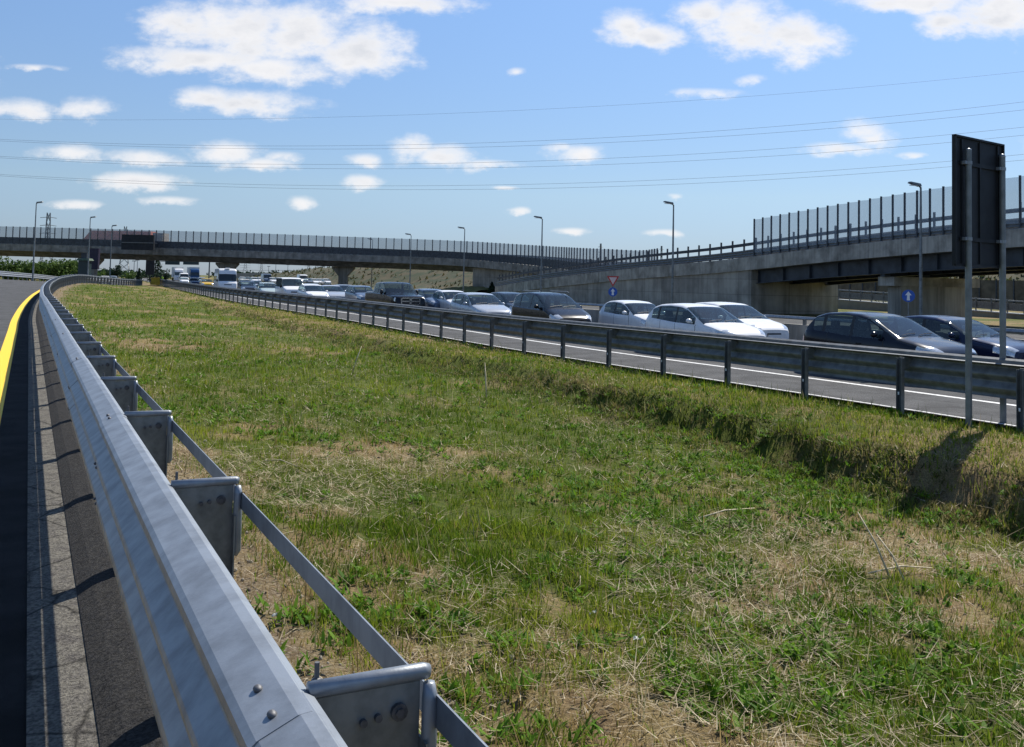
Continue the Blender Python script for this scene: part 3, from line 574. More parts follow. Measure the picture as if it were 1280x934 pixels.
for dd in np.arange(1, FP.len, 2.0): reinherit(qm, 'post', ff, frame(FP, dd))

# ------------------------------------------------------------------ flyover (far viaduct)
def dk(px, py, Y): return tuple(at(px, py, Y))
AP = Path([dk(-330, 297, 176), dk(-150, 301, 170), dk(0, 304.5, 165), dk(160, 309, 162), dk(320, 314, 160), dk(430, 318, 160), dk(569, 323.5, 158), dk(640, 329.5, 146), dk(690, 335, 133), dk(722, 339.5, 121), dk(760, 344, 110), dk(800, 348.5, 101), (14.2, 93, 2.45)], 1)
fa = empty('flyover', (0, 0, 0), 0, 'long grey concrete flyover crossing above the whole highway', 'bridge')
# this path runs left to right, so off > 0 faces the camera
sweep(AP, [(0, -1.15), (.02, 0), (-.4, 0), (-.4, -.3), (-9.6, -.3), (-9.6, 0), (-10, 0), (-10, -1.15), (-8.6, -1.3), (-7.2, -2.05), (-2.8, -2.05), (-1.3, -1.3)], 0, AP.len, 3).build('deck', M['flyover'], fa)
sA0 = AP.find_px(585, lo=AP.len*.4); vs = []; fs = []; q = MB()
for i in range(31):
    dd = sA0+(AP.len-sA0)*i/30; p_ = AP.off(dd, -1.2); vs += [(p_.x, p_.y, -.4), (p_.x, p_.y, p_.z-1.2)]
for i in range(30): fs.append((2*i, 2*i+2, 2*i+3, 2*i+1))
a_ = AP.off(sA0, -1.2); b_ = AP.off(sA0, -8.8); q.add(vs, fs).add([(a_.x, a_.y, -.4), (b_.x, b_.y, -.4), (b_.x, b_.y, b_.z-1.25), (a_.x, a_.y, a_.z-1.2)], [(0, 1, 2, 3)]); q.build('abutment', M['wallpanel'], fa)
sweep(AP, [(-.02, .05), (-.02, 1.15), (-.09, 1.15), (-.09, .05)], 0, AP.len, 3).build('barrier_band', M['fence_dark'], fa)
sweep(AP, [(-9.8, .0), (-9.8, 1.15), (-9.9, 1.15), (-9.9, .0)], 0, AP.len, 3).build('barrier_band', M['fence_dark'], fa)
lt = MB(); dd = 0
while dd < AP.len-1: sweep(AP, [(.03, -.1), (.03, .04), (-.02, .04), (-.02, -.1)], dd, dd+.55, 1, mb=lt); dd += 1.1
tag(lt.build('edge_plate', M['grey_pole'], fa), kind='stuff')
for px in (430, 285, 116, -60):
    ss = AP.find_px(px, -5, lo=0, hi=AP.len*.75); F4 = frame(AP, ss); z = AP.p(ss).z; q = MB(); w = 1.0
    prof = [(-1.9, -2.07), (1.9, -2.07), (1.9, -2.35), (.75, -3.6), (.72, -z-.5), (-.72, -z-.5), (-.75, -3.6), (-1.9, -2.35)]
    Mx = F4 @ Matrix.Translation((0, 5, 0)) @ Matrix(((1, 0, 0, 0), (0, 0, -1, .6), (0, 1, 0, 0), (0, 0, 0, 1)))
    q.prism(prof, Mx, 1.2); q.build('pier', M['concrete'], fa)
sNF = AP.len-.5; nf = empty('noise_fence', (0, 0, 0), 0, 'long row of narrow clear panels and dark posts along the top of the far flyover', 'fence')
sweep(AP, [(-.04, 1.15), (-.04, 2.95), (-.06, 2.95), (-.06, 1.15)], 0, sNF, 3).build('panel', M['panel_far'], nf)
q = MB(); q.box(-.06, .06, -.01, .12, -.0, 3.0); qm = q.mesh('post', M['fence_dark']); order = sorted(np.arange(.5, sNF, 1.3), key=lambda d: AP.p(d).y if 0 < proj(AP.p(d))[0] < 1280 else 1e3); rest = MB()
for i, dd in enumerate(order):
    if i < 99: reinherit(qm, 'post', nf, frame(AP, dd))
    else: rest.box(-.06, .06, -.01, .12, -.0, 3.0, frame(AP, dd))
o = rest.build('post', M['fence_dark'], nf); o['kind'] = 'stuff'
# message board hung on the flyover and its bracket
def oriented(name, p, rz, label, cat, group=None): return empty(name, p, rz, label, cat, group)
pb = at(172, 303, 158); vb = oriented('message_board', (pb.x, pb.y, pb.z), .0, 'dark rectangular message board fixed to the side of the flyover, left', 'sign')
q = MB(); q.box(-2.65, 2.65, 0, .5, -1.25, 1.25); q.build('housing', M['signback'], vb); q = MB(); q.box(-2.6, 2.6, -.08, -.001, -.12, .0); q.build('ledge', M['galv_dark'], vb)
for x in (-2, 2): q = MB(); q.box(x-.08, x+.08, .5, 4, -.08, .08); q.build('bracket', M['dark_steel'], vb)
# far bridge and embankment behind
fb = empty('far_bridge', (0, 0, 0), 0, 'pale low bridge far beyond the flyover, with thin railing', 'bridge')
FB = Path([tuple(at(290, 341.5, 330)), tuple(at(345, 341.5, 325)), tuple(at(415, 343, 315)), tuple(at(470, 346, 300))], 5)
sweep(FB, [(0, -1.7), (0, 0), (-8, 0), (-8, -1.7)], 0, FB.len, 10).build('deck', M['far_bridge'], fb); 
for dd in np.arange(4, FB.len, 14): q = MB(); q.tube([FB.off(dd, -4, -1.7), FB.off(dd, -4, -7)], .6, 8); q.build('pier', M['far_bridge'], fb)
sweep(FB, [(0, .9), (0, 1.0), (-.1, 1.0), (-.1, .9)], 0, FB.len, 10).build('railing', M['far_bridge'], fb)
def mound(pts, depth, name, m, back=30, seed=0):
    mb = MB(); n = len(pts); rows = 14; cols = 80; vs = []; fs = []
    P = Path(pts, 2)
    for i in range(cols+1):
        d = P.len*i/cols; c = P.p(d); t = P.t(d); nrm = Vector((t.y, -t.x, 0))
        for j in range(rows+1):
            f = j/rows; o = depth*(1-f)*1.0; hgt = (c.z+.4)*float(sst(0, 1, np.array(f)))-.4
            b = (fbm(np.array([i*.35]), np.array([j*.6]), 300+seed, 3)[0]-.5)*.8*f*(1-f)*4*.5+(fbm(np.array([i*.5]), np.array([j*.2]), 310+seed, 2)[0]-.5)*.5*f
            q = c+nrm*o; vs.append((q.x, q.y, hgt+b))
        q = c-nrm*back; vs.append((q.x, q.y, c.z-.3))
    k = rows+2
    for i in range(cols):
        for j in range(k-1): fs.append((i*k+j, (i+1)*k+j, (i+1)*k+j+1, i*k+j+1))
    mb.add(vs, fs); o = mb.build(name, m, None, True); return tag(o, kind='structure')
mound([tuple(at(330, 345, 300)), tuple(at(410, 335, 265)), tuple(at(480, 331.5, 240)), tuple(at(560, 331, 225)), tuple(at(650, 332, 205)), tuple(at(760, 335, 190))], 20, 'embankment', M['embank'], 30, 1)
mound([tuple(at(1010, 352, 150)), tuple(at(1100, 347, 148)), tuple(at(1200, 340, 146)), tuple(at(1300, 332, 144)), tuple(at(1420, 332, 142))], 14, 'embankment', M['embank'], 30, 5)
mound([tuple(at(470, 364, 165)), tuple(at(540, 362, 160)), tuple(at(608, 358.5, 155)), tuple(at(618, 362, 154))], 9, 'grass_bank', mat('yellow green verge', (.13, .14, .04), .95, 0, .6, .2, .5, 3, col2=(.24, .2, .08)), 10, 9)

for ob in [o for o in COL.objects if o.name.startswith('embankment')]:
    me = ob.data; fc_ = [[me.vertices[v].co for v in p.vertices] for p in me.polygons]; wts = np.array([p.area for p in me.polygons]); pk = rng.choice(len(fc_), 7000, p=wts/wts.sum()); uv = rng.random((7000, 2)); C0 = np.array([[tuple(v) for v in fc_[k]] for k in range(len(fc_))])[pk]
    P0 = C0[:, 0]*((1-uv[:, :1])*(1-uv[:, 1:]))+C0[:, 1]*(uv[:, :1]*(1-uv[:, 1:]))+C0[:, 2]*(uv[:, :1]*uv[:, 1:])+C0[:, 3]*((1-uv[:, :1])*uv[:, 1:]); q = fbm(P0[:, 0]*.12, P0[:, 1]*.12, 400, 3); P0 = P0[rng.random(len(P0)) < np.clip((q-.4)*5, .12, 1)]; k = len(P0)
    tone_mesh('scrub', [blades(P0[:, 0], P0[:, 1], P0[:, 2]-.1, rng.uniform(.3, 1.0, k), rng.uniform(.3, .8, k), rng.uniform(0, 1.2, k), rng.uniform(0, 6.28, k), lerpc((.025, .045, .012), (.11, .09, .04), rng.random(k)), 1)], M['blade'], 'rough scrub and dry grass covering the far embankment', 'scrub')

# ------------------------------------------------------------------ street lamps
def lamp_post(base, h, rz, label):
    o = empty('street_lamp', base, rz, label, 'street lamp', 'street lamps along the roads'); q = MB(); q.tube([(0, 0, -.5), (0, 0, h*.5), (0, 0, h)], [.11, .085, .055], 8); q.build('pole', M['grey_pole'], o, True, 60)
    q = MB(); q.tube([(0, 0, h-.05), (.15, 0, h+.08), (.35, 0, h+.12)], [.055, .045, .04], 6); q.build('arm', M['grey_pole'], o, True, 60)
    q = MB(); q.add([(.1, -.16, h+.03), (1.0, -.13, h+.18), (1.0, .13, h+.18), (.1, .16, h+.03), (.15, -.13, h+.2), (.95, -.1, h+.27), (.95, .1, h+.27), (.15, .13, h+.2)], [(3, 2, 1, 0), (4, 5, 6, 7), (0, 1, 5, 4), (1, 2, 6, 5), (2, 3, 7, 6), (3, 0, 4, 7)]); q.build('lamp_head', M['galv_dark'], o)
    q = MB(); q.box(.3, .9, -.09, .09, h+.06, h+.10, Matrix.Translation((0, 0, -.01))); q.build('lens', M['white_sign'], o); return o
for px, py, Y, rz, lab in ((842, 254, 80, math.pi, 'tall street lamp rising from behind the white hatchback, in front of the ramp wall'), (678, 272, 100, math.pi, 'street lamp with bent head above the black people carrier'),
        (581, 285, 125, math.pi, 'street lamp between the flyover and the silver hatchback'), (514, 293, 148, math.pi, 'street lamp just showing above the flyover fence over the black pickup'),
        (1151, 231, 56.5, math.pi, 'street lamp in front of the ramp fence beside the dark sign back'),
        (45.5, 253, 118, 0, 'leftmost street lamp, tallest of those by the hedge'), (113, 271.5, 142, 0, 'street lamp in front of the dark flyover pier on the left'), (140, 282, 158, 0, 'street lamp just left of the dark message board'), (466, 299, 172, math.pi, 'small street lamp head above the flyover near the flared pier')):
    p = at(px, py, Y); lamp_post((p.x, p.y, -.3), p.z+.3-.15, rz+(.5 if rz else -.3), lab)

# ------------------------------------------------------------------ signs
p1 = at(1211, 536, 14.7); p2 = at(1254, 531, 15.35)
dirv = (p2-p1); dirv.z = 0; L12 = dirv.length; rz = math.atan2(dirv.y, dirv.x)
bs = empty('road_sign', (p1.x, p1.y, 0), rz, 'big dark sign seen from the back on two grey poles, right edge', 'sign')
zt = at(1212, 170, 14.7).z; zb = at(1211, 333, 14.7).z; x0 = -.30; x1 = L12+.17
q = MB(); q.box(x0, x1, .07, .10, zb, zt); q.build('panel', M['signback'], bs)
for a_, b_, c_, d_ in ((x0, x1, zt-.03, zt), (x0, x1, zb, zb+.03), (x0, x0+.03, zb, zt), (x1-.03, x1, zb, zt)): q = MB(); q.box(a_, b_, .04, .069, c_, d_); q.build('rim', M['signback'], bs)
for z in (zt-.42, zb+.42): q = MB(); q.box(x0+.15, x1-.12, .045, .069, z-.03, z+.03); q.build('crossbar', M['signback'], bs)
for x in (x0+.22, (x0+x1)/2, x1-.2): q = MB(); q.box(x-.02, x+.02, .046, .069, zb+.05, zt-.05); q.build('stiffener', M['signback'], bs)
for x, nm in ((0, 0), (L12, 1)):
    q = MB(); q.tube([(x, 0, -.7), (x, 0, zt-.22)], .048, 14); o = q.build('pole', M['grey_pole'], bs, True, 60); q = MB(); q.ell((x, 0, zt-.22), .052, .052, .05 if nm else .03, 12, 6); q.build('cap', M['galv'], o, True)
    for z in (zt-.42, zb+.42): q = MB(); q.tube([(x, 0, z-.025), (x, 0, z+.025)], .057, 14); q.box(x-.12, x-.05, -.02, .04, z-.025, z+.025); q.build('clamp', M['galv'], o)
def arrow_disc(o, z, r=.3, d=-.0):
    f = Matrix(((1, 0, 0, 0), (0, 0, -1, d), (0, 1, 0, z), (0, 0, 0, 1)))       # local xy -> xz, facing -y
    c = [(r*math.cos(k*math.pi/16), r*math.sin(k*math.pi/16)) for k in range(32)]
    q = MB(); q.prism(c, f, .012); e = q.build('blue_disc', M['blue_sign'], o)
    q = MB(); q.prism([(-.25*r, -.72*r), (.25*r, -.72*r), (.2*r, -.1*r), (.2*r, .12*r), (.5*r, .1*r), (0, .74*r), (-.5*r, .1*r), (-.2*r, .12*r), (-.2*r, -.1*r)], Matrix.Translation((0, -.013, 0)) @ f, .006); q.build('white_arrow', M['white_sign'], e)
    return e
def face(p): return math.atan2(p.y, p.x)-math.pi/2
p = at(766, 365, 66); s1 = empty('traffic_sign', (p.x, p.y, -.2), face(p), 'red-bordered triangle above a blue arrow disc, against the ramp wall', 'traffic sign', 'blue arrow signs')
q = MB(); q.tube([(0, .06, -.1), (0, .06, p.z+1.15)], .03, 8); q.build('pole', M['grey_pole'], s1, True, 60); arrow_disc(s1, p.z+.2, .31)
f = Matrix(((1, 0, 0, 0), (0, 0, -1, 0), (0, 1, 0, p.z+.2+.78), (0, 0, 0, 1))); R_ = .42
q = MB(); q.prism([(-R_, .3), (0, -R_), (R_, .3)], f, .012); e = q.build('red_triangle', M['red_sign'], s1)
q = MB(); q.prism([(-.66*R_, .22), (0, -.66*R_), (.66*R_, .22)], Matrix.Translation((0, -.013, 0)) @ f, .006); q.build('pale_face', M['pink_sign'], e)
p = at(1135.5, 370, 47); s2 = empty('traffic_sign', (p.x, p.y, -.2), face(p), 'blue disc with a white upward arrow behind the two dark cars', 'traffic sign', 'blue arrow signs')
q = MB(); q.tube([(0, .06, -.1), (0, .06, p.z+.5)], .03, 8); q.build('pole', M['grey_pole'], s2, True, 60); arrow_disc(s2, p.z+.2, .3)

# sign gantry far down the road
ga = at(262, 325, 235); gb = at(198, 325, 243); gv = empty('sign_gantry', (0, 0, 0), 0, 'gantry over the far road with two dark sign panels', 'sign gantry')
q = MB(); q.box(-.12, .12, -.12, .12, -1, ga.z+.3, Matrix.Translation((ga.x, ga.y, 0))); q.build('post', M['dark_steel'], gv); q = MB(); q.box(-.12, .12, -.12, .12, -1, ga.z+.3, Matrix.Translation((gb.x-2, gb.y, 0))); q.build('post', M['dark_steel'], gv)
q = MB(); q.tube([(ga.x, ga.y, ga.z+.2), (gb.x-2, gb.y, ga.z+.2)], .16, 6); q.build('beam', M['dark_steel'], gv); q = MB(); q.tube([(ga.x, ga.y, ga.z-.5), (gb.x-2, gb.y, ga.z-.5)], .1, 6); q.build('beam', M['dark_steel'], gv)
for x0_, x1_ in ((207, 225), (229.5, 249)):
    a_ = at(x0_, 326.5, 234); b_ = at(x1_, 326.5, 234); q = MB(); q.box(a_.x, b_.x, a_.y-.3, a_.y-.1, a_.z-.85, a_.z+.75); q.build('panel', M['green_sign'], gv)
p = at(187.5, 334, 212); o = empty('road_sign', (p.x, p.y, 0), 0, 'tall dark panel standing by the yellow crash cushion', 'sign'); q = MB(); q.box(-.95, .95, 0, .12, p.z-1.7, p.z+1.7); q.build('panel', M['signback'], o); 
for x in (-.6, .6): q = MB(); q.tube([(x, .2, -.6), (x, .2, p.z)], .06, 6); q.build('pole', M['dark_steel'], o)
# dark tarpaulin-wrapped work tower and shelter beside the left pier
p = at(106, 333, 152); o = empty('kiosk', (p.x, p.y, 0), 0, 'dark booth with flat green roof in front of the left flyover pier', 'booth')
q = MB(); q.box(-.75, .75, -.7, .7, -.4, p.z+.9); q.build('body', M['green_sign'], o); q = MB(); q.box(-1.0, 1.0, -1, 1, p.z+.9, p.z+1.25, taper=.8); q.build('roof', mat('mossy roof', (.08, .12, .08), .8), o); q = MB(); q.box(-.45, .45, -.45, .45, p.z+1.25, p.z+2.1); q.build('lantern', M['dark_steel'], o)
p = at(118.5, 326, 156); o = empty('tarpaulin', (p.x, p.y, 0), 0, 'tall dark purple cloth wrapped round the left flyover pier', 'tarpaulin'); q = MB(); q.box(-.85, .65, -.3, .3, p.z-1.4, p.z+2.0, taper=1.05); q.build('cloth', M['purple'], o)

# ------------------------------------------------------------------ pylons, masts, wires
def pylon(p, h, w, label):
    o = empty('pylon', (p.x, p.y, -.5), .3, label, 'pylon', 'electricity pylons on the skyline'); q = MB(); n = 7; t = .06*h/20+.05
    for sx, sy in ((1, 1), (1, -1), (-1, -1), (-1, 1)):
        q.tube([(sx*w, sy*w, 0), (sx*w*.28, sy*w*.28, h*.62), (sx*w*.18, sy*w*.18, h)], t, 4)
    for k in range(n):
        z0, z1 = h*k/n, h*(k+1)/n; f = lambda z: w*(1-.72*z/(h*.62)) if z < h*.62 else w*(.28-.1*(z-h*.62)/(h*.38))
        for a, b in (((1, 1), (1, -1)), ((1, -1), (-1, -1)), ((-1, -1), (-1, 1)), ((-1, 1), (1, 1))):
            q.tube([(a[0]*f(z0), a[1]*f(z0), z0), (b[0]*f(z1), b[1]*f(z1), z1)], t*.6, 3); q.tube([(b[0]*f(z0), b[1]*f(z0), z0), (a[0]*f(z1), a[1]*f(z1), z1)], t*.6, 3)
    q.build('tower', M['grey_pole'], o)
    for f in (.68, .8, .92):
        q = MB(); q.tube([(-w*1.0, 0, h*f), (0, 0, h*f+.3), (w*1.0, 0, h*f)], t*.8, 4); q.build('crossarm', M['grey_pole'], o)
for px, py, Y, w, lab in ((61, 266, 330, 2.6, 'nearest lattice pylon, standing behind the left end of the flyover'), (157, 283, 420, 2.6, 'lattice pylon behind the message board'), (307, 328, 600, 3.2, 'small pylon showing under the flyover right of the motorhome'), (327, 329, 800, 3, 'tiny pylon above the pale far bridge'), (386, 329, 760, 3, 'tiny pylon under the flyover, left of the flared pier'), (751, 304.5, 420, 1.2, 'small pylon poking above the flyover fence over the ramp'), (827, 307.5, 430, 1.2, 'small pylon head just left of the tall lamp')):
    p = at(px, py, Y); pylon(p, p.z+.5, w, lab)
for px, py, Y in ((95, 318, 300), (168, 325, 330), (172, 324, 350), (345, 328, 420), (360, 330, 400), (395, 331, 420), (404, 332, 380), (336, 332, 430)):
    p = at(px, py, Y); o = empty('mast', (p.x, p.y, -.5), 0, 'thin distant lighting mast seen in the gap below the flyover', 'mast', 'distant masts under the flyover'); q = MB(); q.tube([(0, 0, 0), (0, 0, p.z)], [.16, .09], 6); q.build('pole', M['grey_pole'], o); q = MB(); q.box(-.7, .7, -.15, .15, p.z, p.z+.25); q.build('lamp_head', M['grey_pole'], o)
wires = [('highest thin single wire across the sky', [(0, 149), (640, 138.5), (1280, 89.5)], .011), ('upper wire of the highest pair', [(0, 174), (400, 183.5), (640, 176.5), (1280, 127.5)], .015), ('lower wire of the highest pair', [(0, 176), (400, 187.5), (640, 182), (1280, 137.5)], .015),
         ('upper wire of the middle pair', [(0, 195.5), (400, 206), (640, 202), (1280, 159)], .015), ('lower wire of the middle pair', [(0, 197.5), (400, 210.5), (640, 209.5), (1280, 169)], .015),
         ('upper wire of the lowest pair', [(0, 218), (400, 232.5), (640, 230.5), (1280, 193)], .015), ('lower wire of the lowest pair', [(0, 220), (400, 236), (640, 236.5), (1280, 200)], .015)]
wm = mat('wire', (.12, .13, .15), .6, .3)
for lab, pts, r in wires:
    xs = [a for a, b in pts]; ys = [b for a, b in pts]; c = np.polyfit(xs, ys, 2); P = []
    for px in np.linspace(-300, 1600, 60): Y = 150-.03*px; P.append(at(px, float(np.polyval(c, px)), Y))
    q = MB(); q.tube(P, r, 4); tag(q.build('power_line', wm), lab+', slung over the highway', 'wire', 'power lines across the sky')

# ------------------------------------------------------------------ trees
def tree(base, h, w, label, m='leaf', conical=False, n=900, group='trees behind the road', dark=0, leaf=.3):
    o = empty('tree', base, 0, label, 'tree', group); q = MB(); q.tube([(0, 0, -.3), (.05*w, 0, h*.35), (0, .04*w, h*.75)], [.05*h*.5, .03*h*.5, .01*h], 7)
    for k in range(6): a = random.uniform(0, 6.28); z = h*random.uniform(.25, .55); q.tube([(0, 0, z), (math.cos(a)*w*.3, math.sin(a)*w*.3, z+h*.22)], [.015*h*.6, .006*h*.5], 5)
    q.build('trunk', M['bark'], o, True); cl = [(random.gauss(0, w*.2), random.gauss(0, w*.2), h*random.uniform(.3, .85), random.uniform(.14, .26)*w) for _ in range(15)]
    P = []
    for i in range(n):
        if conical: z = h*(.12+.88*random.random()**1.3); rr_ = w*.5*(1-z/h)*(.5+.5*random.random())*(1 if math.sin(z*7/h*3) > -.3 else .75); a = random.uniform(0, 6.28); P.append((rr_*math.cos(a), rr_*math.sin(a), z))
        else: cx, cy, cz, r = random.choice(cl); v = Vector((random.gauss(0, 1), random.gauss(0, 1), random.gauss(0, .8))).normalized()*r*random.uniform(.6, 1.05); P.append((cx+v.x, cy+v.y, cz+v.z*.9))
    P = np.array(P); k = len(P); v0 = rng.normal(0, 1, (k, 3)); v0 /= np.linalg.norm(v0, axis=1)[:, None]; v1 = np.cross(v0, rng.normal(0, 1, (k, 3))); v1 /= np.linalg.norm(v1, axis=1)[:, None]; s_ = leaf*rng.uniform(.5, 1.2, (k, 1))
    V = np.stack([P-v0*s_, P+v1*s_*.6, P+v0*s_, P-v1*s_*.6], 1).reshape(-1, 3); me = np_mesh('crown', V, np.arange(k*4).reshape(k, 4), 4); me.materials.append(M[m]); link(bpy.data.objects.new('crown', me), o); return o
hedge = [(-28, 321, 205, 9, 'bushy tree cut by the left edge of the photo'), (-8, 323, 208, 8, 'leftmost round green tree of the hedge row'), (12, 324.5, 206, 8, 'second tree of the hedge, left of the leftmost lamp'), (30, 330, 212, 7, 'low tree of the hedge right beside the leftmost lamp'), (46, 329, 204, 7, 'hedge tree directly behind the leftmost lamp pole'),
         (60, 327, 209, 7, 'hedge tree below the nearest pylon'), (74, 327, 205, 7, 'hedge tree just right of the nearest pylon'), (87, 325, 210, 7.5, 'tallest hedge tree left of the dark booth'), (99, 324, 207, 7.5, 'hedge tree touching the dark booth on its left')]
for px, py, Y, w, lab in hedge: p = at(px, py, Y); tree((p.x, p.y, -.8), p.z+.8-.1, w, lab, n=1500, leaf=.34, group='green trees of the hedge row on the left')
for px, py, Y, w, lab, m_, con in ((146.5, 331, 260, 3.2, 'small dark round tree right of the left pier', 'leaf_dark', False), (128, 337, 265, 3.5, 'low dark bush tree between the pier and the round tree', 'leaf_dark', False), (137, 340, 300, 5, 'low green bush tree left of the round dark tree', 'leaf', False), (165, 340, 300, 6, 'low green tree under the message board', 'leaf', False), (174, 337, 280, 3, 'small dark pointed tree left of the tall dark panel', 'leaf_dark', True),
                           (197, 321, 240, 5.5, 'dark pointed conifer behind the tall dark panel', 'leaf_dark', True), (208, 337, 280, 4, 'low dark tree left of the white lorry', 'leaf_dark', False), (116, 340, 200, 5, 'light green shrub below the flyover pier', 'leaf', False), (418, 337, 330, 9, 'round tree behind the flared pier', 'leaf_dark', False), (615, 356, 150, 2.2, 'small dark pointed shrub at the foot of the ramp', 'leaf_dark', True)):
    p = at(px, py, Y); tree((p.x, p.y, -.6), p.z+.9, w, lab, m_, con, 700, leaf=.28)
for k in range(26):
    px = 118+k*13+random.uniform(-4, 4); Y = random.uniform(480, 640); p = at(px, 341+random.uniform(-2, 1.5), Y); 
    q = None
    if 200 < px < 262: continue
    tree((p.x, p.y, -1), max(3, p.z+1), random.uniform(9, 16), 'hazy low tree on the skyline under the flyover', 'leaf_dark', False, 260, 'distant skyline trees', leaf=.9)

# long reddish lorry on the flyover
sT = AP.find_px(146, -2.6, hi=AP.len*.7); p = AP.off(sT, -2.6); t = AP.t(sT); hs = empty('lorry', p, math.atan2(t.y, t.x), 'long lorry with a faded red tarpaulin crossing on the flyover behind the message board', 'lorry')
q = MB(); q.add([(-5.6, -1.2, 1.1), (6.6, -1.2, 1.1), (6.6, 1.2, 1.1), (-5.6, 1.2, 1.1), (-4.2, -1.15, 2.75), (6.6, -1.15, 2.75), (6.6, 1.15, 2.75), (-4.2, 1.15, 2.75)], [(3, 2, 1, 0), (4, 5, 6, 7), (0, 1, 5, 4), (1, 2, 6, 5), (2, 3, 7, 6), (3, 0, 4, 7)]); q.build('tarpaulin', mat('faded red tarpaulin', (.75, .28, .18), .7, 0, 1, .1), hs)
q = MB(); q.box(-6.5, 7.2, -.5, .5, .7, 1.1); q.build('chassis', M['dark_steel'], hs); q = MB(); q.box(6.9, 8.8, -1.15, 1.15, .7, 2.5, taper=.95); q.build('cab', M['wall_plaster'], hs)
for x in (-4.5, -3.2, 3.8, 8.0):
    for y in (-1, 1): q = MB(); q.disc((x, y, .5), (0, 1, 0), .5, .3, 16); q.build('wheel', M['rubber'], hs, True, 40)

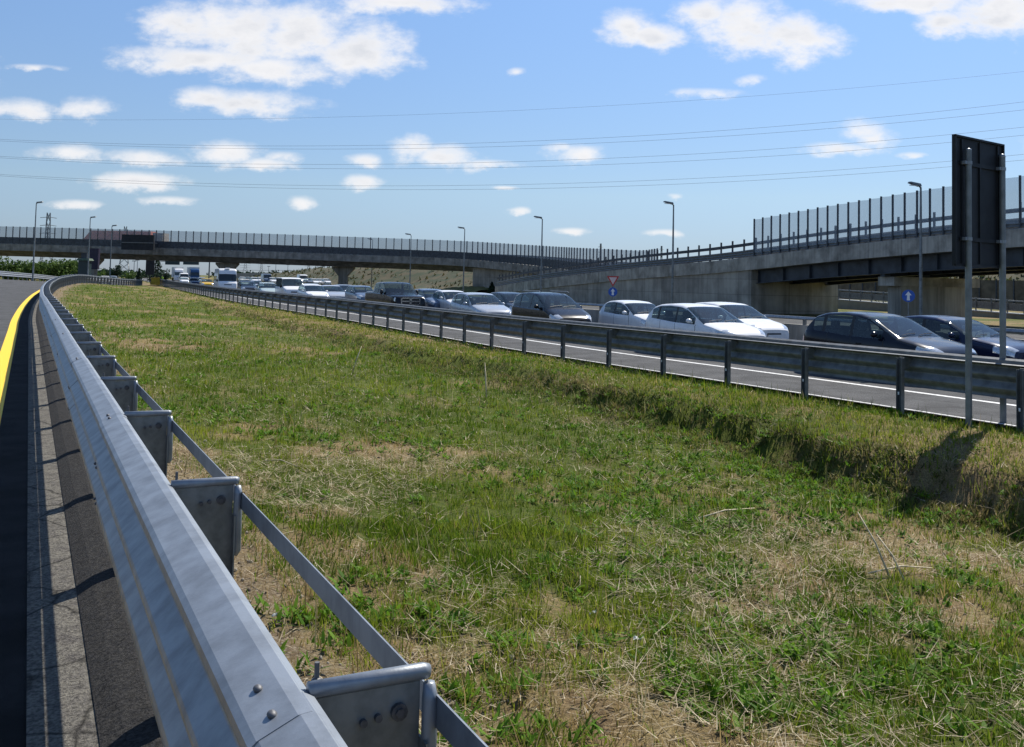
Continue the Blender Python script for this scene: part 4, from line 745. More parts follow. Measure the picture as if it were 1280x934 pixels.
# ------------------------------------------------------------------ vehicles
# stations: x from the nose (0) to the tail (L); top line, belt line, key points of the glass
KINDS = {
 'hatch': dict(L=3.95, W=1.70, top=[(0, .66), (.05, .74), (.22, .82), (.6, .91), (1.0, .98), (1.35, 1.15), (1.85, 1.40), (2.2, 1.475), (2.7, 1.50), (3.2, 1.47), (3.5, 1.38), (3.75, 1.12), (3.87, .95), (3.95, .70)], belt=[(1.0, .91), (2.4, .95), (3.6, 1.04)], cowl=1.02, wt=1.95, rt=3.47, rb=3.76, pil=[(2.28, 2.36), (3.12, 3.22)], sw=(1.42, 3.5), wb=(.72, 3.22), wr=.30),
 'lowhatch': dict(L=3.85, W=1.64, top=[(0, .62), (.05, .70), (.22, .77), (.6, .85), (1.05, .92), (1.35, 1.06), (1.85, 1.30), (2.2, 1.38), (2.7, 1.41), (3.1, 1.38), (3.4, 1.28), (3.68, 1.02), (3.78, .9), (3.85, .66)], belt=[(1.0, .85), (2.4, .88), (3.5, .95)], cowl=1.06, wt=1.92, rt=3.36, rb=3.68, pil=[(2.45, 2.54)], sw=(1.42, 3.3), wb=(.7, 3.12), wr=.28),
 'sedan': dict(L=4.45, W=1.74, top=[(0, .58), (.06, .66), (.3, .76), (.8, .86), (1.25, .94), (1.6, 1.12), (2.1, 1.36), (2.45, 1.43), (2.9, 1.45), (3.3, 1.38), (3.8, 1.1), (4.1, 1.03), (4.38, .98), (4.45, .7)], belt=[(1.2, .9), (2.6, .93), (3.8, .98)], cowl=1.25, wt=2.15, rt=3.3, rb=3.82, pil=[(2.6, 2.68)], sw=(1.65, 3.5), wb=(.8, 3.5), wr=.30),
 'mpv': dict(L=4.2, W=1.76, top=[(0, .64), (.06, .74), (.25, .84), (.6, .96), (.9, 1.05), (1.3, 1.28), (1.8, 1.53), (2.15, 1.62), (2.8, 1.65), (3.5, 1.62), (3.9, 1.52), (4.06, 1.2), (4.14, 1.0), (4.2, .72)], belt=[(.9, 1.0), (2.4, 1.03), (3.9, 1.08)], cowl=.95, wt=1.92, rt=3.88, rb=4.07, pil=[(2.22, 2.3), (3.2, 3.3)], sw=(1.35, 3.86), wb=(.74, 3.4), wr=.31),
 'pickup': dict(L=5.6, W=1.98, top=[(0, .95), (.05, 1.08), (.3, 1.14), (.9, 1.2), (1.45, 1.25), (1.8, 1.5), (2.15, 1.78), (2.5, 1.86), (3.2, 1.87), (3.75, 1.82), (3.95, 1.5), (4.02, 1.30), (5.5, 1.28), (5.6, 1.1)], belt=[(1.4, 1.2), (3.9, 1.24), (5.6, 1.22)], cowl=1.47, wt=2.25, rt=3.76, rb=3.96, pil=[(2.9, 3.0)], sw=(1.8, 3.72), wb=(.95, 4.55), wr=.39),
 'van': dict(L=5.2, W=1.98, top=[(0, .95), (.05, 1.08), (.3, 1.18), (.7, 1.28), (1.0, 1.6), (1.35, 2.1), (1.6, 2.3), (2.2, 2.36), (4.8, 2.36), (5.1, 2.3), (5.16, 1.6), (5.2, .9)], belt=[(.7, 1.2), (5.2, 1.24)], cowl=.74, wt=1.40, rt=9, rb=9, pil=[], sw=(1.0, 1.95), wb=(.9, 4.2), wr=.34),
 'minibus': dict(L=4.9, W=1.9, top=[(0, .85), (.05, .98), (.3, 1.08), (.75, 1.18), (1.1, 1.45), (1.5, 1.82), (1.8, 1.93), (2.4, 1.97), (4.5, 1.96), (4.8, 1.88), (4.86, 1.4), (4.9, .8)], belt=[(.7, 1.1), (4.9, 1.14)], cowl=.8, wt=1.6, rt=9, rb=9, pil=[(2.1, 2.2), (3.3, 3.4)], sw=(1.2, 4.5), wb=(.9, 3.9), wr=.34),
 'motorhome': dict(L=6.4, W=2.38, top=[(0, 1.0), (.06, 1.12), (.2, 1.22), (.3, 1.34), (.42, 1.75), (.55, 2.12), (.62, 2.3), (.72, 2.65), (.95, 2.84), (1.6, 2.9), (6.1, 2.9), (6.3, 2.7), (6.36, 1.6), (6.4, .8)], belt=[(.25, 1.28), (6.4, 1.3)], cowl=.27, wt=.58, rt=9, rb=9, pil=[], sw=(.6, 1.5), wb=(1.2, 4.6), wr=.34),
 'lorrycab': dict(L=2.3, W=2.5, top=[(0, 1.2), (.05, 1.4), (.1, 1.6), (.16, 1.75), (.24, 2.2), (.32, 2.6), (.4, 2.75), (.7, 3.3), (1.1, 3.55), (2.1, 3.6), (2.26, 3.5), (2.3, 1.2)], belt=[(.1, 1.65), (2.3, 1.7)], cowl=.14, wt=.34, rt=9, rb=9, pil=[], sw=(.4, 1.4), wb=(1.2, 1.2), wr=.5),
}
def lin(pts, x): return float(np.interp(x, [a for a, b in pts], [b for a, b in pts]))
_cache = {}
def car_parts(kind, col):
    if (kind, col) in _cache: return _cache[(kind, col)]
    K = KINDS[kind]; L, W = K['L'], K['W']; hw = W/2; big = kind in ('van', 'motorhome', 'lorrycab', 'pickup', 'minibus')
    xs = set([0, .015, .04, .08, .14, .22, .3, .4, L-.02, L-.06, L-.12, L-.2]) | {a for a, b in K['top']} | {K['cowl'], K['wt'], K['sw'][0], K['sw'][1]} | {v for p in K['pil'] for v in p}
    dr = [K['sw'][0]-.06, (K['pil'][0][0] if K['pil'] else K['sw'][1])+.02]+([K['pil'][1][0]-.1] if len(K['pil']) > 1 else []); xs |= {v for d_ in dr for v in (d_, d_+.014)}
    xs |= {min(K['rt'], L-.3), min(K['rb'], L-.25)} | set(np.arange(.2, L-.1, .14)); xs = sorted(x for x in xs if 0 <= x <= L); X = [xs[0]]
    for x in xs[1:]:
        if x-X[-1] > .012: X.append(x)
    zb0 = .22 if not big else .32
    def topz(x):                                            # slightly smoothed top line
        r = 0
        for k, w in ((-1, 1), (0, 2), (1, 1)): r += w*lin(K['top'], min(max(x+k*.05, 0), L))
        return r/4
    rings = []
    for x in X:
        zt = topz(x); belt = lin(K['belt'], x); gh = K['cowl'] <= x <= (K['rb'] if K['rb'] < L else L)
        zbelt = min(belt, zt-.07); nose = max(0, 1-x/.55); tail = max(0, 1-(L-x)/.45); f = 1-(.26 if not big else .13)*nose**2.2-.13*tail**2.2
        w = hw*f; g = max(0, zt-zbelt-.07); wr = w*.94-min(g, 1.2)*(.28 if not big else .24 if kind == 'pickup' else .07); zb = zb0+.10*nose**3+.08*tail**3; sh = zb+(zbelt-zb)*.72
        rings.append([(0, zb), (w*.84, zb), (w*.965, zb+.06), (w*.995, zb+(sh-zb)*.45), (w, sh), (w*.99, zbelt-.035), (w*.955, zbelt),
                      (wr+(w*.955-wr)*.14, zt-.07 if g > 0 else zbelt+.008), (wr, zt-.045), (wr*.93, zt-.015), (wr*.74, zt-.002), (wr*.42, zt+.008), (0, zt+.012)])
    nr_ = 13; body, glass_w, glass_s, glass_r, lampf, tailf, trim = [[] for _ in range(7)]; V = []
    for side in (1, -1):
        for x, rg in zip(X, rings): V += [(L/2-x, side*y, z) for y, z in rg]
    n = len(X); base2 = n*nr_
    for si, side in enumerate((1, -1)):
        for i in range(n-1):
            xm = (X[i]+X[i+1])/2; x0 = X[i]; x1 = X[i+1]
            for j in range(nr_-1):
                a = si*base2+i*nr_+j; f = (a, a+1, a+nr_+1, a+nr_) if side > 0 else (a, a+nr_, a+nr_+1, a+1); t = body
                if j >= 8 and K['cowl'] < xm < K['wt']: t = glass_w if j > 8 or True else body
                elif j >= 9 and K['rt'] < xm < K['rb']: t = glass_r
                elif j == 6 and K['sw'][0] < xm < K['sw'][1] and not any(p0 < xm < p1 for p0, p1 in K['pil']) and rings[i][7][1]-rings[i][6][1] > .07: t = glass_s
                elif (j in (4, 5, 6, 7) and .05 < xm < (.46 if not big else .16) or j in (8, 9) and not big and .05 < xm < .30) and (kind not in ('lorrycab', 'motorhome') or j == 4): t = lampf
                elif j == 6 and K['sw'][0] < xm < K['sw'][1] and rings[i][7][1]-rings[i][6][1] > .07: t = trim
                elif j == 4 and xm > L-.14: t = tailf
                elif 2 <= j <= 5 and any(d_ < xm < d_+.014 for d_ in dr): t = trim
                elif j <= 1: t = trim
                t.append(f)
    for si in (0, 1):
        for i, t in ((0, body), (n-1, body)):
            r = [si*base2+i*nr_+j for j in range(nr_)]; t.append(tuple(r if (si == 0) == (i != 0) else r[::-1]))
    out = []
    def sub(name, faces, m, sharp=35, parent=0):
        if not faces: return
        used = sorted({v for f in faces for v in f}); mp = {v: k for k, v in enumerate(used)}; q = MB(); q.add([V[v] for v in used], [tuple(mp[v] for v in f) for f in faces])
        me = q.mesh(name, m, True, sharp); bm = bmesh.new(); bm.from_mesh(me); bmesh.ops.remove_doubles(bm, verts=bm.verts, dist=.0005); bm.to_mesh(me); bm.free(); out.append((name, me, parent))
    def addp(name, q, m, smooth=False, parent=0): out.append((name, q.mesh(name, m, smooth, 40 if smooth else None), parent))
    P = PAINT[col]; sub('body', body, P, 38); sub('windscreen', glass_w, M['glass']); sub('rear_window', glass_r, M['glass'])
    for s_ in (0, 1): sub('side_window', [f for f in glass_s if (f[0] >= base2) == bool(s_)], M['glass'])
    for s_ in (0, 1): sub('headlight', [f for f in lampf if (f[0] >= base2) == bool(s_)], M['lens'])
    for s_ in (0, 1): sub('tail_light', [f for f in tailf if (f[0] >= base2) == bool(s_)], M['tail'])
    sub('sill', trim, M['black'])
    zt0 = K['top'][0][1]; fx = L/2; fw = rings[0][3][0]
    q = MB()
    if kind == 'pickup':
        q.box(fx-.02, fx+.02, -fw*.62, fw*.62, .66, 1.0); addp('grille', q, M['black']); q = MB(); t = .03
        for y0, y1, z0, z1 in ((-fw*.66, fw*.66, .98, 1.04), (-fw*.66, fw*.66, .62, .68), (-fw*.66, -fw*.58, .62, 1.04), (fw*.58, fw*.66, .62, 1.04), (-.07, .07, .62, 1.04), (-fw*.6, fw*.6, .80, .87)): q.box(fx, fx+.05, y0, y1, z0, z1)
        addp('grille_frame', q, M['chrome']); q = MB(); q.box(fx-.05, fx+.09, -fw*.98, fw*.98, .40, .58); addp('bumper', q, M['chrome'])
    else:
        gz = zt0-.17; q.box(fx-.03, fx+.012, -fw*.45, fw*.45, gz, gz+.09); addp('grille', q, M['black']); q = MB(); q.box(fx-.03, fx+.014, -fw*.62, fw*.62, .30, .40); addp('air_intake', q, M['black'])
        q = MB(); q.box(fx+.012, fx+.02, -fw*.45, fw*.45, gz+.035, gz+.05); addp('grille_bar', q, M['chrome'])
    q = MB(); q.box(fx+.015, fx+.03, -.26, .26, .42 if kind != 'pickup' else .45, .53 if kind != 'pickup' else .56); q2 = MB(); addp('number_plate', q, M['plate'])
    if kind == 'pickup': out[-1] = ('number_plate', out[-1][1], 0)
    for sd in (1, -1):                                      # mirrors and wheels
        mx_ = K['sw'][0]+.12; bz = lin(K['belt'], mx_)+.05; q = MB(); q.ell((L/2-mx_, sd*(hw+.07), bz+.05), .075, .10, .07 if not big else .15, 10, 7); q.tube([(L/2-mx_, sd*(hw*.94), bz-.01), (L/2-mx_, sd*(hw+.04), bz+.03)], .025, 6); addp('mirror', q, P if not big else M['black'], True)
        q = MB(); hx = L/2-2.05 if not big else L/2-K['sw'][0]-.6; q.box(hx-.09, hx+.07, sd*hw*.995-.012, sd*hw*.995+.012, bz-.20, bz-.175); addp('door_handle', q, P)
        for wx in sorted(set(K['wb'])):
            q = MB(); r = K['wr']; cx = L/2-wx; th = .2; q.disc((cx, sd*(hw-.105), r), (0, 1, 0), r, th, 28); q.disc((cx, sd*(hw-.003), r), (0, 1, 0), r, .01, 28, r*.93) if 0 else None; out.append(('wheel', q.mesh('wheel', M['rubber'], True, 40), 0)); wi = len(out)-1
            q = MB(); q.disc((cx, sd*(hw-.0), r), (0, 1, 0), r*.62, .02, 20)
            out.append(('rim', q.mesh('rim', M['rim'], True, 40), wi))
            q = MB(); c = [(r*1.17*math.cos(a), r*1.17*math.sin(a)) for a in np.linspace(-.35, math.pi+.35, 16)]
            q.prism([(a, b) for a, b in c], Matrix(((1, 0, 0, cx), (0, 0, -1, sd*(hw-.012)+.004), (0, 1, 0, r), (0, 0, 0, 1))), .008); out.append(('wheel_arch', q.mesh('wheel_arch', M['black']), 0))
    q = MB(); c0 = K['cowl']+.05; zc = topz(c0)
    for y0 in (-.05, -.62): q = MB(); q.tube([(L/2-c0+.03, y0+.02, zc+.02), (L/2-c0-.03, y0+.3, topz(c0+.03)+.035), (L/2-c0-.06, y0+.58, topz(c0+.06)+.03)], .008, 4); addp('wiper', q, M['black'])
    # cabin: floor, dashboard, seats
    bx = lin(K['belt'], K['cowl']+.6); q = MB(); q.box(L/2-min(K['rb'], L-.3)+.1, L/2-K['cowl']-.1, -hw*.86, hw*.86, zb0+.08, zb0+.2); addp('floor', q, M['interior']); q = MB(); q.box(L/2-K['cowl']-.55, L/2-K['cowl']-.12, -hw*.84, hw*.84, zb0+.2, bx-.08); addp('dashboard', q, M['interior'])
    rows_ = [K['cowl']+1.25]+([K['cowl']+2.1] if K['rb'] < L and kind != 'pickup' else [])
    for rx in rows_:
        for sy in (-.36, .36):
            q = MB(); q.box(L/2-rx-.14, L/2-rx+.0, sy-.23, sy+.23, bx-.55, bx+.12, taper=.85); q.box(L/2-rx-.14, L/2-rx-.04, sy-.12, sy+.12, bx+.15, bx+.34, taper=.9); q.box(L/2-rx-.05, L/2-rx+.45, sy-.24, sy+.24, bx-.62, bx-.48); addp('seat', q, M['interior'])
    q = MB(); c = Vector((L/2-K['cowl']-.62, .36, bx+.02)); q.tube([c+Vector((.05*math.sin(a), .18*math.cos(a), .17*math.sin(a))) for a in np.linspace(0, 2*math.pi, 15)], .014, 5); addp('steering_wheel', q, M['black'])
    if kind == 'lorrycab':
        q = MB(); q.box(L/2-11, L/2-2.6, -1.27, 1.27, 1.15, 4.0); addp('trailer', q, M['curtain']); q = MB(); q.box(L/2-11, L/2-1.8, -.5, .5, .75, 1.15); addp('chassis', q, M['dark_steel'])
        for wx in (6.5+2, 9.2): 
            for sd in (1, -1): q = MB(); q.disc((L/2-wx, sd*1.05, .5), (0, 1, 0), .5, .35, 20); out.append(('wheel', q.mesh('wheel', M['rubber'], True, 40), 0))
    if kind == 'motorhome':
        q = MB(); q.box(-1.2, .2, -1.13-.012, -1.115, 1.35, 1.95); addp('cabin_window', q, M['glass_dark']); q = MB(); q.box(-2.6, -1.8, -1.13-.012, -1.115, 1.35, 1.9); addp('cabin_window', q, M['glass_dark']); q = MB(); q.box(1.9, 2.5, -.3, .3, 2.9, 3.0, taper=.8); addp('roof_vent', q, M['white_obj'])
    if kind == 'mpv':
        for sd in (1, -1): q = MB(); q.tube([(.3, sd*.62, 1.66), (.2, sd*.62, 1.70), (-1.3, sd*.62, 1.70), (-1.4, sd*.62, 1.66)], .016, 5); addp('roof_rail', q, M['galv'])
    _cache[(kind, col)] = out; return out
def vehicle(px, off, kind, col, label, cat='car', name='parked_car', group='vehicles queuing on the highway', lod=0, path=None, rev=False, dz=0):
    path = path or RP; d = path.find_px(px, off, lo=3); p = path.off(d, off, dz+.006); t = path.t(d); rz = math.atan2(-t.y, -t.x) if not rev else math.atan2(t.y, t.x)
    o = empty(name, p, rz, label, cat, group); made = []
    skip = ('seat', 'steering_wheel', 'door_handle', 'wiper', 'grille_bar') if lod else ()
    for nm, me, par in car_parts(kind, col):
        if nm in skip: made.append(None); continue
        c = bpy.data.objects.new(nm, me); COL.objects.link(c); c.parent = made[par] if par else o; made.append(c)
    return o
NL, FL = 5.0, 8.5
V_ = [
 (1108, NL, 'hatch', 'navy', 'nearest dark navy five-door hatchback, behind the guardrail at right'),
 (1201, FL-.3, 'lowhatch', 'darkblue', 'dark blue small car partly behind the sign poles, rightmost in the queue'),
 (880, NL+.1, 'hatch', 'white', 'white hatchback in front, its bonnet glaring in the sun'),
 (917, FL, 'hatch', 'white', 'white car hidden behind the white hatchback, only its front showing'),
 (798, FL-.3, 'lowhatch', 'white', 'small white three-door hatchback behind the big white one, below the triangle sign'),
 (688, NL+.3, 'mpv', 'black', 'black people carrier with roof rails and clear headlights'),
 (640, FL, 'hatch', 'anthracite', 'dark small car just left of the black people carrier, mostly hidden'),
 (600, NL, 'hatch', 'silver', 'silver-blue hatchback with shining nose, right of the pickup'),
 (566, FL, 'sedan', 'white', 'white car peeping out behind the silver hatchback'),
 (540, FL-.6, 'hatch', 'bluegrey', 'blue-grey car just right of the black pickup'),
 (492, NL, 'pickup', 'black', 'black pickup truck with a chrome cross grille'),
 (452, FL-.4, 'hatch', 'bluegrey', 'blue-grey car directly left of the black pickup'),
 (431, FL+.2, 'hatch', 'grey', 'grey car behind, second to the left of the pickup'),
 (414, FL-1.2, 'sedan', 'silver', 'silver car third to the left of the pickup, under the flared pier'),
 (391, NL, 'hatch', 'white', 'white small car in front of the white minibus'),
 (389, FL, 'sedan', 'silver', 'silver car roof showing behind the white small car'),
 (362, NL+1.0, 'minibus', 'white', 'white minibus with dark windscreen and shining mirror'),
 (334, NL, 'sedan', 'palegreen', 'pale greenish car left of the white minibus'),
 (309, NL, 'hatch', 'anthracite', 'dark grey car in front of the motorhome'),
 (281, NL+.2, 'motorhome', 'white', 'big white motorhome with wide dark windscreen'),
 (258, NL-.2, 'hatch', 'yellow', 'yellow-fronted car just left of the motorhome'),
 (243, NL, 'hatch', 'blue', 'blue car between the white car and the yellow one'),
 (230, NL, 'hatch', 'white', 'small white car in front of the white van'),
 (229.5, NL+2.4, 'van', 'white', 'white van in front of the lorry'),
 (223, FL+.2, 'lorrycab', 'white', 'white lorry with tall box body below the gantry'),
 (252, FL+3, 'sedan', 'silver', 'silver car behind the blue car, left of the motorhome'),
 (204, NL+1.5, 'sedan', 'black', 'black car with raised boot where the man in the vest stands'),
 (320, FL+1.6, 'sedan', 'silver', 'silver roof far back between motorhome and minibus'),
 (306, FL+3, 'hatch', 'white', 'white roof far back right beside the motorhome'),
]
for v in V_:
    far_ = v[0] < 560; nm = {'pickup': 'pickup_truck', 'van': 'van', 'minibus': 'minibus', 'motorhome': 'motorhome', 'lorrycab': 'lorry'}.get(v[2], 'car'); ct = {'pickup': 'pickup truck', 'lorrycab': 'lorry'}.get(v[2], nm)
    vehicle(v[0], v[1], v[2], v[3], v[4], ct, nm, lod=far_)
vehicle(243, FL+3.4, 'lorrycab', 'blue', 'blue-cabbed lorry far back behind the white one', 'lorry', 'lorry', lod=1)
vehicle(131, -6, 'sedan', 'white', 'white car far off beyond the guardrail bend, left of the yellow cushion', 'car', 'car', 'cars on the near road', 1, LP, True)
vehicle(172, -5, 'sedan', 'silver', 'silver car far off just left of the yellow crash cushion', 'car', 'car', 'cars on the near road', 1, LP, True)
for k in range(16):                                       # far tail of the queue under the far bridge
    px = 303+k*7.5; p = at(px, 352.5-k*.1, 235+random.uniform(-12, 25)); knd = random.choice(['sedan', 'hatch', 'hatch', 'van']); c_ = random.choice(['white', 'silver', 'grey', 'bluegrey', 'white'])
    o = empty('van' if knd == 'van' else 'car', (p.x, p.y, .1), -1.15, 'tiny far vehicle in the distant queue under the flyover', 'van' if knd == 'van' else 'car', 'tiny far vehicles beyond the queue')
    for nm, me, par in car_parts(knd, c_):
        if nm in ('body', 'windscreen', 'side_window', 'wheel'): c = bpy.data.objects.new(nm, me); COL.objects.link(c); c.parent = o

# yellow crash cushion at the nose where the guardrails meet
p = RP.off(s_at_Y(RP, 170), -1.2); cc = empty('crash_cushion', (p.x, p.y, -.16), math.atan2(RP.t(60).y, RP.t(60).x), 'yellow crash cushion where the two guardrails meet', 'crash cushion')
q = MB(); q.box(-1.6, 0, -.75, .75, .1, 1.35, taper=.92); q.tube([(0, 0, .1), (0, 0, 1.35)], .75, 16); q.build('shell', M['yellow_obj'], cc, True, 40); 
for k in range(3): q = MB(); q.box(-1.3+k*.45, -1.2+k*.45, -.78, .78, .15, 1.2); q.build('band', M['black'], cc)
# man in a high visibility vest
def person(base, rz, label):
    o = empty('person', base, rz, label, 'person')
    J = {'pel': (0, 0, .95, .14), 'chest': (0, .02, 1.3, .16), 'neck': (0, .01, 1.5, .06), 'head': (0, .03, 1.66, .1), 'top': (0, .02, 1.76, .075), 'sl': (.19, 0, 1.42, .07), 'el': (.25, .03, 1.14, .05), 'hl': (.24, .16, .92, .035), 'sr': (-.19, 0, 1.42, .07), 'er': (-.26, .1, 1.16, .05), 'hr': (-.18, .3, 1.1, .035),
         'kl': (.12, .05, .5, .07), 'al': (.13, -.02, .08, .05), 'tl': (.14, .14, .04, .045), 'kr': (-.11, .0, .5, .07), 'ar': (-.12, -.08, .08, .05), 'tr': (-.13, .08, .04, .045), 'hipl': (.1, 0, .9, .1), 'hipr': (-.1, 0, .9, .1)}
    E = [('pel', 'chest'), ('chest', 'neck'), ('neck', 'head'), ('head', 'top'), ('chest', 'sl'), ('sl', 'el'), ('el', 'hl'), ('chest', 'sr'), ('sr', 'er'), ('er', 'hr'), ('pel', 'hipl'), ('hipl', 'kl'), ('kl', 'al'), ('al', 'tl'), ('pel', 'hipr'), ('hipr', 'kr'), ('kr', 'ar'), ('ar', 'tr')]
    names = list(J); me = bpy.data.meshes.new('body'); me.from_pydata([J[k][:3] for k in names], [(names.index(a), names.index(b)) for a, b in E], []); me.materials.append(M['trouser']); b = link(bpy.data.objects.new('body', me), o)
    md = b.modifiers.new('skin', 'SKIN'); 
    for i, k in enumerate(names): me.skin_vertices[0].data[i].radius = (J[k][3], J[k][3])
    me.skin_vertices[0].data[0].use_root = True; b.modifiers.new('sub', 'SUBSURF').levels = 1; b.modifiers['sub'].render_levels = 1
    q = MB(); q.tube([(0, .01, .92), (0, .015, 1.1), (0, .02, 1.32), (0, .01, 1.46)], [.185, .19, .215, .13], 12); q.build('vest', M['hivis'], o, True)
    q = MB(); q.ell((0, .04, 1.67), .092, .105, .125, 12, 8); q.build('face', M['skin'], o, True); q = MB(); q.ell((0, .015, 1.715), .1, .11, .1, 12, 8); q.build('hair', M['trouser'], o, True)
    return o
dp = RP.find_px(203, 2.2, lo=100); p = RP.off(dp, 2.2); person(tuple(p), 2.6, 'person in a bright yellow-green vest standing by the black car near the yellow cushion')

# ------------------------------------------------------------------ notable dry stalks and litter in the grass
def zg(x, y): return float(height(np.array([x]), np.array([y]))[0][0])
def pick(px, py):
    z = -.4
    for _ in range(14):
        d = ray(px, py); t = (z-H0)/d.z; x, y = d.x*t, d.y*t; z = .5*z+.5*zg(x, y)
    return Vector((x, y, z))
stk = [((1112, 722), (1072, 640), 'longest pale dry stalk leaning up from the straw heap at lower right', 4), ((1130, 725), (1096, 668), 'short thick dry stalk beside the longest one', 3), ((700, 497), (607, 455), '', 0)]
for (bx_, by_), (tx_, ty_), lab, n_ in stk[:2]:
    a = pick(bx_, by_); b = at(tx_, ty_, a.y+.25); q = MB(); q.tube([a, a.lerp(b, .5)+Vector((.02, 0, .01)), b], [.010, .008, .004], 5); tag(q.build('dry_stalk', M['wood_stem'], None, True), lab, 'stalk', 'dry stalks in the grass')
for base, tip, lab in (((1085, 722), (1165, 716), 'pale dry stick lying flat below the leaning stalks'), ((865, 655), (943, 640), 'pale dry stick lying in the middle of the grass'), ((440, 470), (452, 435), 'upright dry stalk in the grass below the pickup'), ((608, 500), (606, 456), 'upright dry stalk in front of the silver hatchback'), ((330, 580), (372, 588), 'thin dry stick lying beside the near guardrail')):
    a = pick(*base); b = pick(*tip) if abs(base[1]-tip[1]) < 25 else at(tip[0], tip[1], a.y+.1); b = Vector(b); up = Vector((0, 0, .06)); q = MB(); q.tube([a+up*.6, a.lerp(b, .5)+up*1.3, b+up*.7], [.008 if a.y < 12 else .014, .008 if a.y < 12 else .013, .005], 5); tag(q.build('dry_stalk', M['wood_stem'], None, True), lab, 'stalk', 'dry stalks in the grass')
for px, py, s_, lab in ((741, 772, .05, 'small crumpled white paper scrap in the lower middle grass'), (798, 806, .06, 'torn white paper strip in the grass, right of the crumpled scrap'), (344, 777, .04, 'pale scrap behind the near guardrail')):
    a = pick(px, py); q = MB(); vs = []; n_ = 5
    for i in range(n_):
        for j in range(n_): vs.append((a.x+(i-2)*s_*.25+random.uniform(-.006, .006), a.y+(j-2)*s_*.18, a.z+.02+random.uniform(0, .03)))
    q.add(vs, [(i*n_+j, (i+1)*n_+j, (i+1)*n_+j+1, i*n_+j+1) for i in range(n_-1) for j in range(n_-1)]); tag(q.build('paper_scrap', M['white_obj']), lab, 'litter', 'paper scraps in the grass')

# ------------------------------------------------------------------ sky and sun
sun_dir = Vector((.57, .82, 0)).normalized(); EL = math.radians(50); sv = Vector((sun_dir.x*math.cos(EL), sun_dir.y*math.cos(EL), math.sin(EL)))
sd = bpy.data.lights.new('sun', 'SUN'); sd.energy = 4.6; sd.angle = math.radians(.53); sd.color = (1, .95, .86); so = link(bpy.data.objects.new('sun', sd)); so.rotation_euler = (-sv).to_track_quat('-Z', 'Y').to_euler()
w = bpy.data.worlds.new('World'); sc.world = w; w.use_nodes = True; nt = w.node_tree; nt.nodes.clear(); L = nt.links.new
out = nd(nt, 'ShaderNodeOutputWorld'); bg = nd(nt, 'ShaderNodeBackground', Strength=.105); L(bg.outputs[0], out.inputs[0])
sky = nd(nt, 'ShaderNodeTexSky', sky_type='NISHITA'); sky.sun_disc = False; sky.sun_elevation = EL; sky.sun_rotation = math.atan2(sv.x, sv.y); sky.air_density = 1.0; sky.dust_density = .15; sky.ozone_density = 1.0; sky.altitude = 100
tc = nd(nt, 'ShaderNodeTexCoord'); sx = nd(nt, 'ShaderNodeSeparateXYZ'); L(tc.outputs['Generated'], sx.inputs[0])
def mth(op, a, b=None, c=None):
    n = nd(nt, 'ShaderNodeMath', operation=op)
    for i, v in enumerate((a, b, c)):
        if v is None: continue
        if isinstance(v, (int, float)): n.inputs[i].default_value = v
        else: L(v, n.inputs[i])
    return n.outputs[0]
ay = mth('MAXIMUM', mth('ABSOLUTE', sx.outputs[1]), .04); U = mth('DIVIDE', sx.outputs[0], ay); Vv = mth('DIVIDE', sx.outputs[2], ay)
cb = nd(nt, 'ShaderNodeCombineXYZ'); L(U, cb.inputs[0]); L(Vv, cb.inputs[1]); L(mth('SIGN', sx.outputs[1]), cb.inputs[2])
def nz(scale, detail, vec, rough=.55):
    n = nd(nt, 'ShaderNodeTexNoise', Scale=scale, Detail=detail, Roughness=rough); L(vec, n.inputs['Vector']); return n
mpv = nd(nt, 'ShaderNodeMapping'); mpv.inputs['Scale'].default_value = (1, 1.7, 1); L(cb.outputs[0], mpv.inputs[0])
n1 = nz(24, 11, mpv.outputs[0], .62); n2 = nz(11, 4, mpv.outputs[0])
clouds = [(225, 30, 45, 28), (300, 38, 85, 40), (375, 42, 75, 38), (455, 62, 58, 36), (250, 75, 100, 17), (340, 88, 85, 18), (500, 4, 75, 14), (250, 122, 38, 14), (315, 130, 62, 17), (25, 137, 45, 13), (105, 138, 38, 14), (88, 193, 42, 12), (185, 199, 42, 11), (170, 226, 55, 11), (285, 193, 42, 16), (325, 205, 40, 9), (355, 196, 32, 7), (92, 255, 32, 6), (212, 251, 36, 6), (460, 200, 24, 8), (450, 227, 25, 9), (380, 254, 19, 9),
          (515, 182, 25, 20), (560, 197, 42, 15), (608, 205, 34, 6), (700, 186, 18, 8), (722, 192, 36, 12), (790, 34, 36, 20), (820, 45, 36, 16), (880, 18, 36, 20), (930, 30, 62, 36), (990, 48, 62, 30), (938, 101, 18, 8), (1085, 170, 32, 18), (1050, 187, 44, 9), (1150, 4, 80, 16), (1255, 10, 75, 38), (1180, 28, 40, 18), (1145, 195, 22, 5), (842, 247, 13, 5), (650, 263, 13, 5), (828, 291, 22, 5), (712, 289, 22, 5), (644, 90, 12, 6), (40, 85, 35, 5), (632, 235, 16, 3), (880, 117, 50, 7), (1400, 60, 80, 30), (-80, 90, 70, 25), (1350, 190, 60, 18)]
acc = None
dU = mth('MULTIPLY_ADD', n2.outputs[0], .05, -.025); qv = nd(nt, 'ShaderNodeVectorMath', operation='ADD'); cc2 = nd(nt, 'ShaderNodeCombineXYZ'); L(dU, cc2.inputs[0]); L(mth('MULTIPLY_ADD', n1.outputs[0], .012, -.006), cc2.inputs[1]); L(cb.outputs[0], qv.inputs[0]); L(cc2.outputs[0], qv.inputs[1])
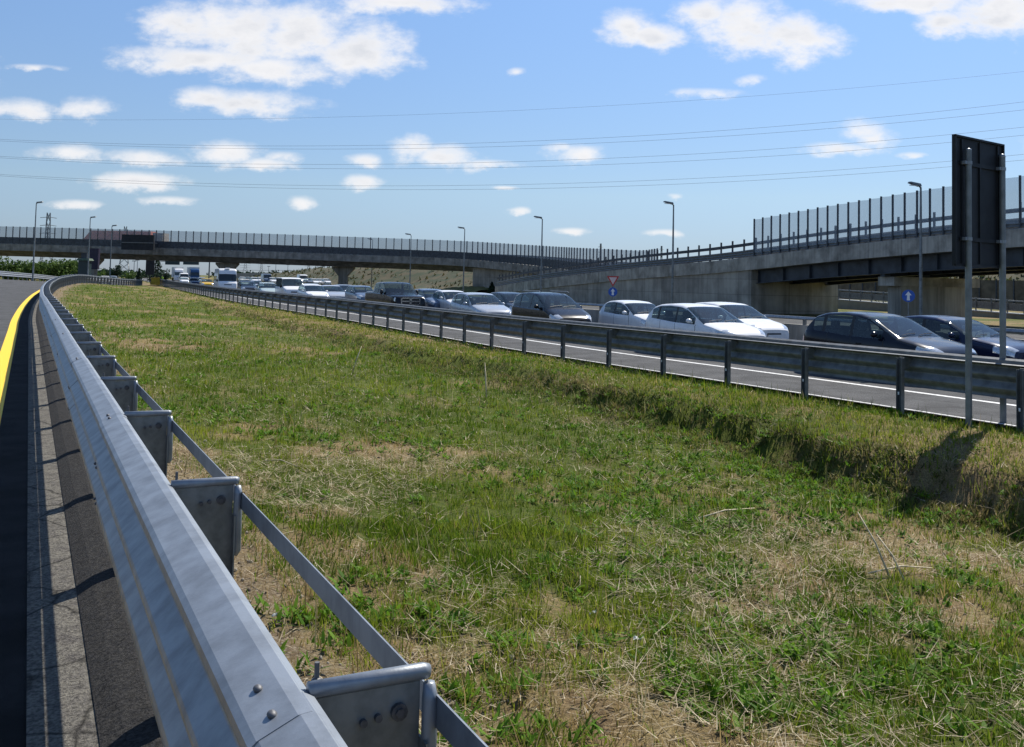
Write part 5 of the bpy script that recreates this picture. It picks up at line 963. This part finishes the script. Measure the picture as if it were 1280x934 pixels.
for cx, cy, rx, ry in clouds:
    d = ray(cx, cy); kx = F/rx; ky = F/ry; vm = nd(nt, 'ShaderNodeVectorMath', operation='MULTIPLY_ADD'); L(qv.outputs[0], vm.inputs[0]); vm.inputs[1].default_value = (kx*.93, ky*.93, 0); vm.inputs[2].default_value = (-d.x/d.y*kx*.93, -d.z/d.y*ky*.93, .55 if rx < 23 or ry < 8 else (.38 if rx < 46 and cy > 110 else 0))
    ln = nd(nt, 'ShaderNodeVectorMath', operation='LENGTH'); L(vm.outputs[0], ln.inputs[0]); acc = ln.outputs['Value'] if acc is None else mth('MINIMUM', acc, ln.outputs['Value'])
acc = mth('SUBTRACT', 1, acc)
dens = mth('ADD', mth('MULTIPLY', acc, 1.0), mth('MULTIPLY_ADD', n1.outputs[0], 2.1, -1.0)); mr = nd(nt, 'ShaderNodeMapRange', interpolation_type='SMOOTHSTEP'); mr.inputs[1].default_value = -.26; mr.inputs[2].default_value = .80; L(dens, mr.inputs[0])
front = mth('MULTIPLY', mr.outputs[0], .95)
shd = nd(nt, 'ShaderNodeMapRange'); shd.inputs[1].default_value = .35; shd.inputs[2].default_value = .68; L(nz(18, 6, mpv.outputs[0]).outputs[0], shd.inputs[0])
cm = nd(nt, 'ShaderNodeMix', data_type='RGBA'); cm.inputs[6].default_value = (6.7, 6.6, 6.6, 1); cm.inputs[7].default_value = (4.6, 4.75, 5.1, 1); sh2 = nd(nt, 'ShaderNodeMapRange', interpolation_type='SMOOTHSTEP'); sh2.inputs[1].default_value = .25; sh2.inputs[2].default_value = 1.25; L(dens, sh2.inputs[0]); L(mth('MULTIPLY', sh2.outputs[0], mth('MULTIPLY_ADD', shd.outputs[0], .7, .3)), cm.inputs[0])
tint = nd(nt, 'ShaderNodeMix', data_type='RGBA', blend_type='MULTIPLY'); tint.inputs[0].default_value = 1; tr_ = nd(nt, 'ShaderNodeMapRange'); tr_.inputs[1].default_value = .0; tr_.inputs[2].default_value = .30; L(sx.outputs[2], tr_.inputs[0]); tm = nd(nt, 'ShaderNodeMix', data_type='RGBA'); tm.inputs[6].default_value = (.415, .45, .55, 1); tm.inputs[7].default_value = (.72, .815, .94, 1); L(tr_.outputs[0], tm.inputs[0]); th = nd(nt, 'ShaderNodeMapRange'); th.inputs[1].default_value = .0; th.inputs[2].default_value = .09; L(sx.outputs[2], th.inputs[0]); t2 = nd(nt, 'ShaderNodeMix', data_type='RGBA'); t2.inputs[6].default_value = (.66, .80, 1.12, 1); t2.inputs[7].default_value = (1, 1, 1, 1); L(th.outputs[0], t2.inputs[0]); t3 = nd(nt, 'ShaderNodeMix', data_type='RGBA', blend_type='MULTIPLY'); t3.inputs[0].default_value = 1; L(tm.outputs[2], t3.inputs[6]); L(t2.outputs[2], t3.inputs[7]); L(t3.outputs[2], tint.inputs[7]); L(sky.outputs[0], tint.inputs[6])
mixc = nd(nt, 'ShaderNodeMix', data_type='RGBA'); L(front, mixc.inputs[0]); L(tint.outputs[2], mixc.inputs[6]); L(cm.outputs[2], mixc.inputs[7]); L(mixc.outputs[2], bg.inputs[0])
sc.view_settings.view_transform = 'Standard'; sc.view_settings.look = 'None'; sc.view_settings.exposure = .5; sc.view_settings.gamma = 1
sc.cycles.max_bounces = 4; sc.cycles.diffuse_bounces = 2; sc.cycles.glossy_bounces = 3; sc.cycles.transparent_max_bounces = 24; sc.cycles.caustics_reflective = False; sc.cycles.caustics_refractive = False
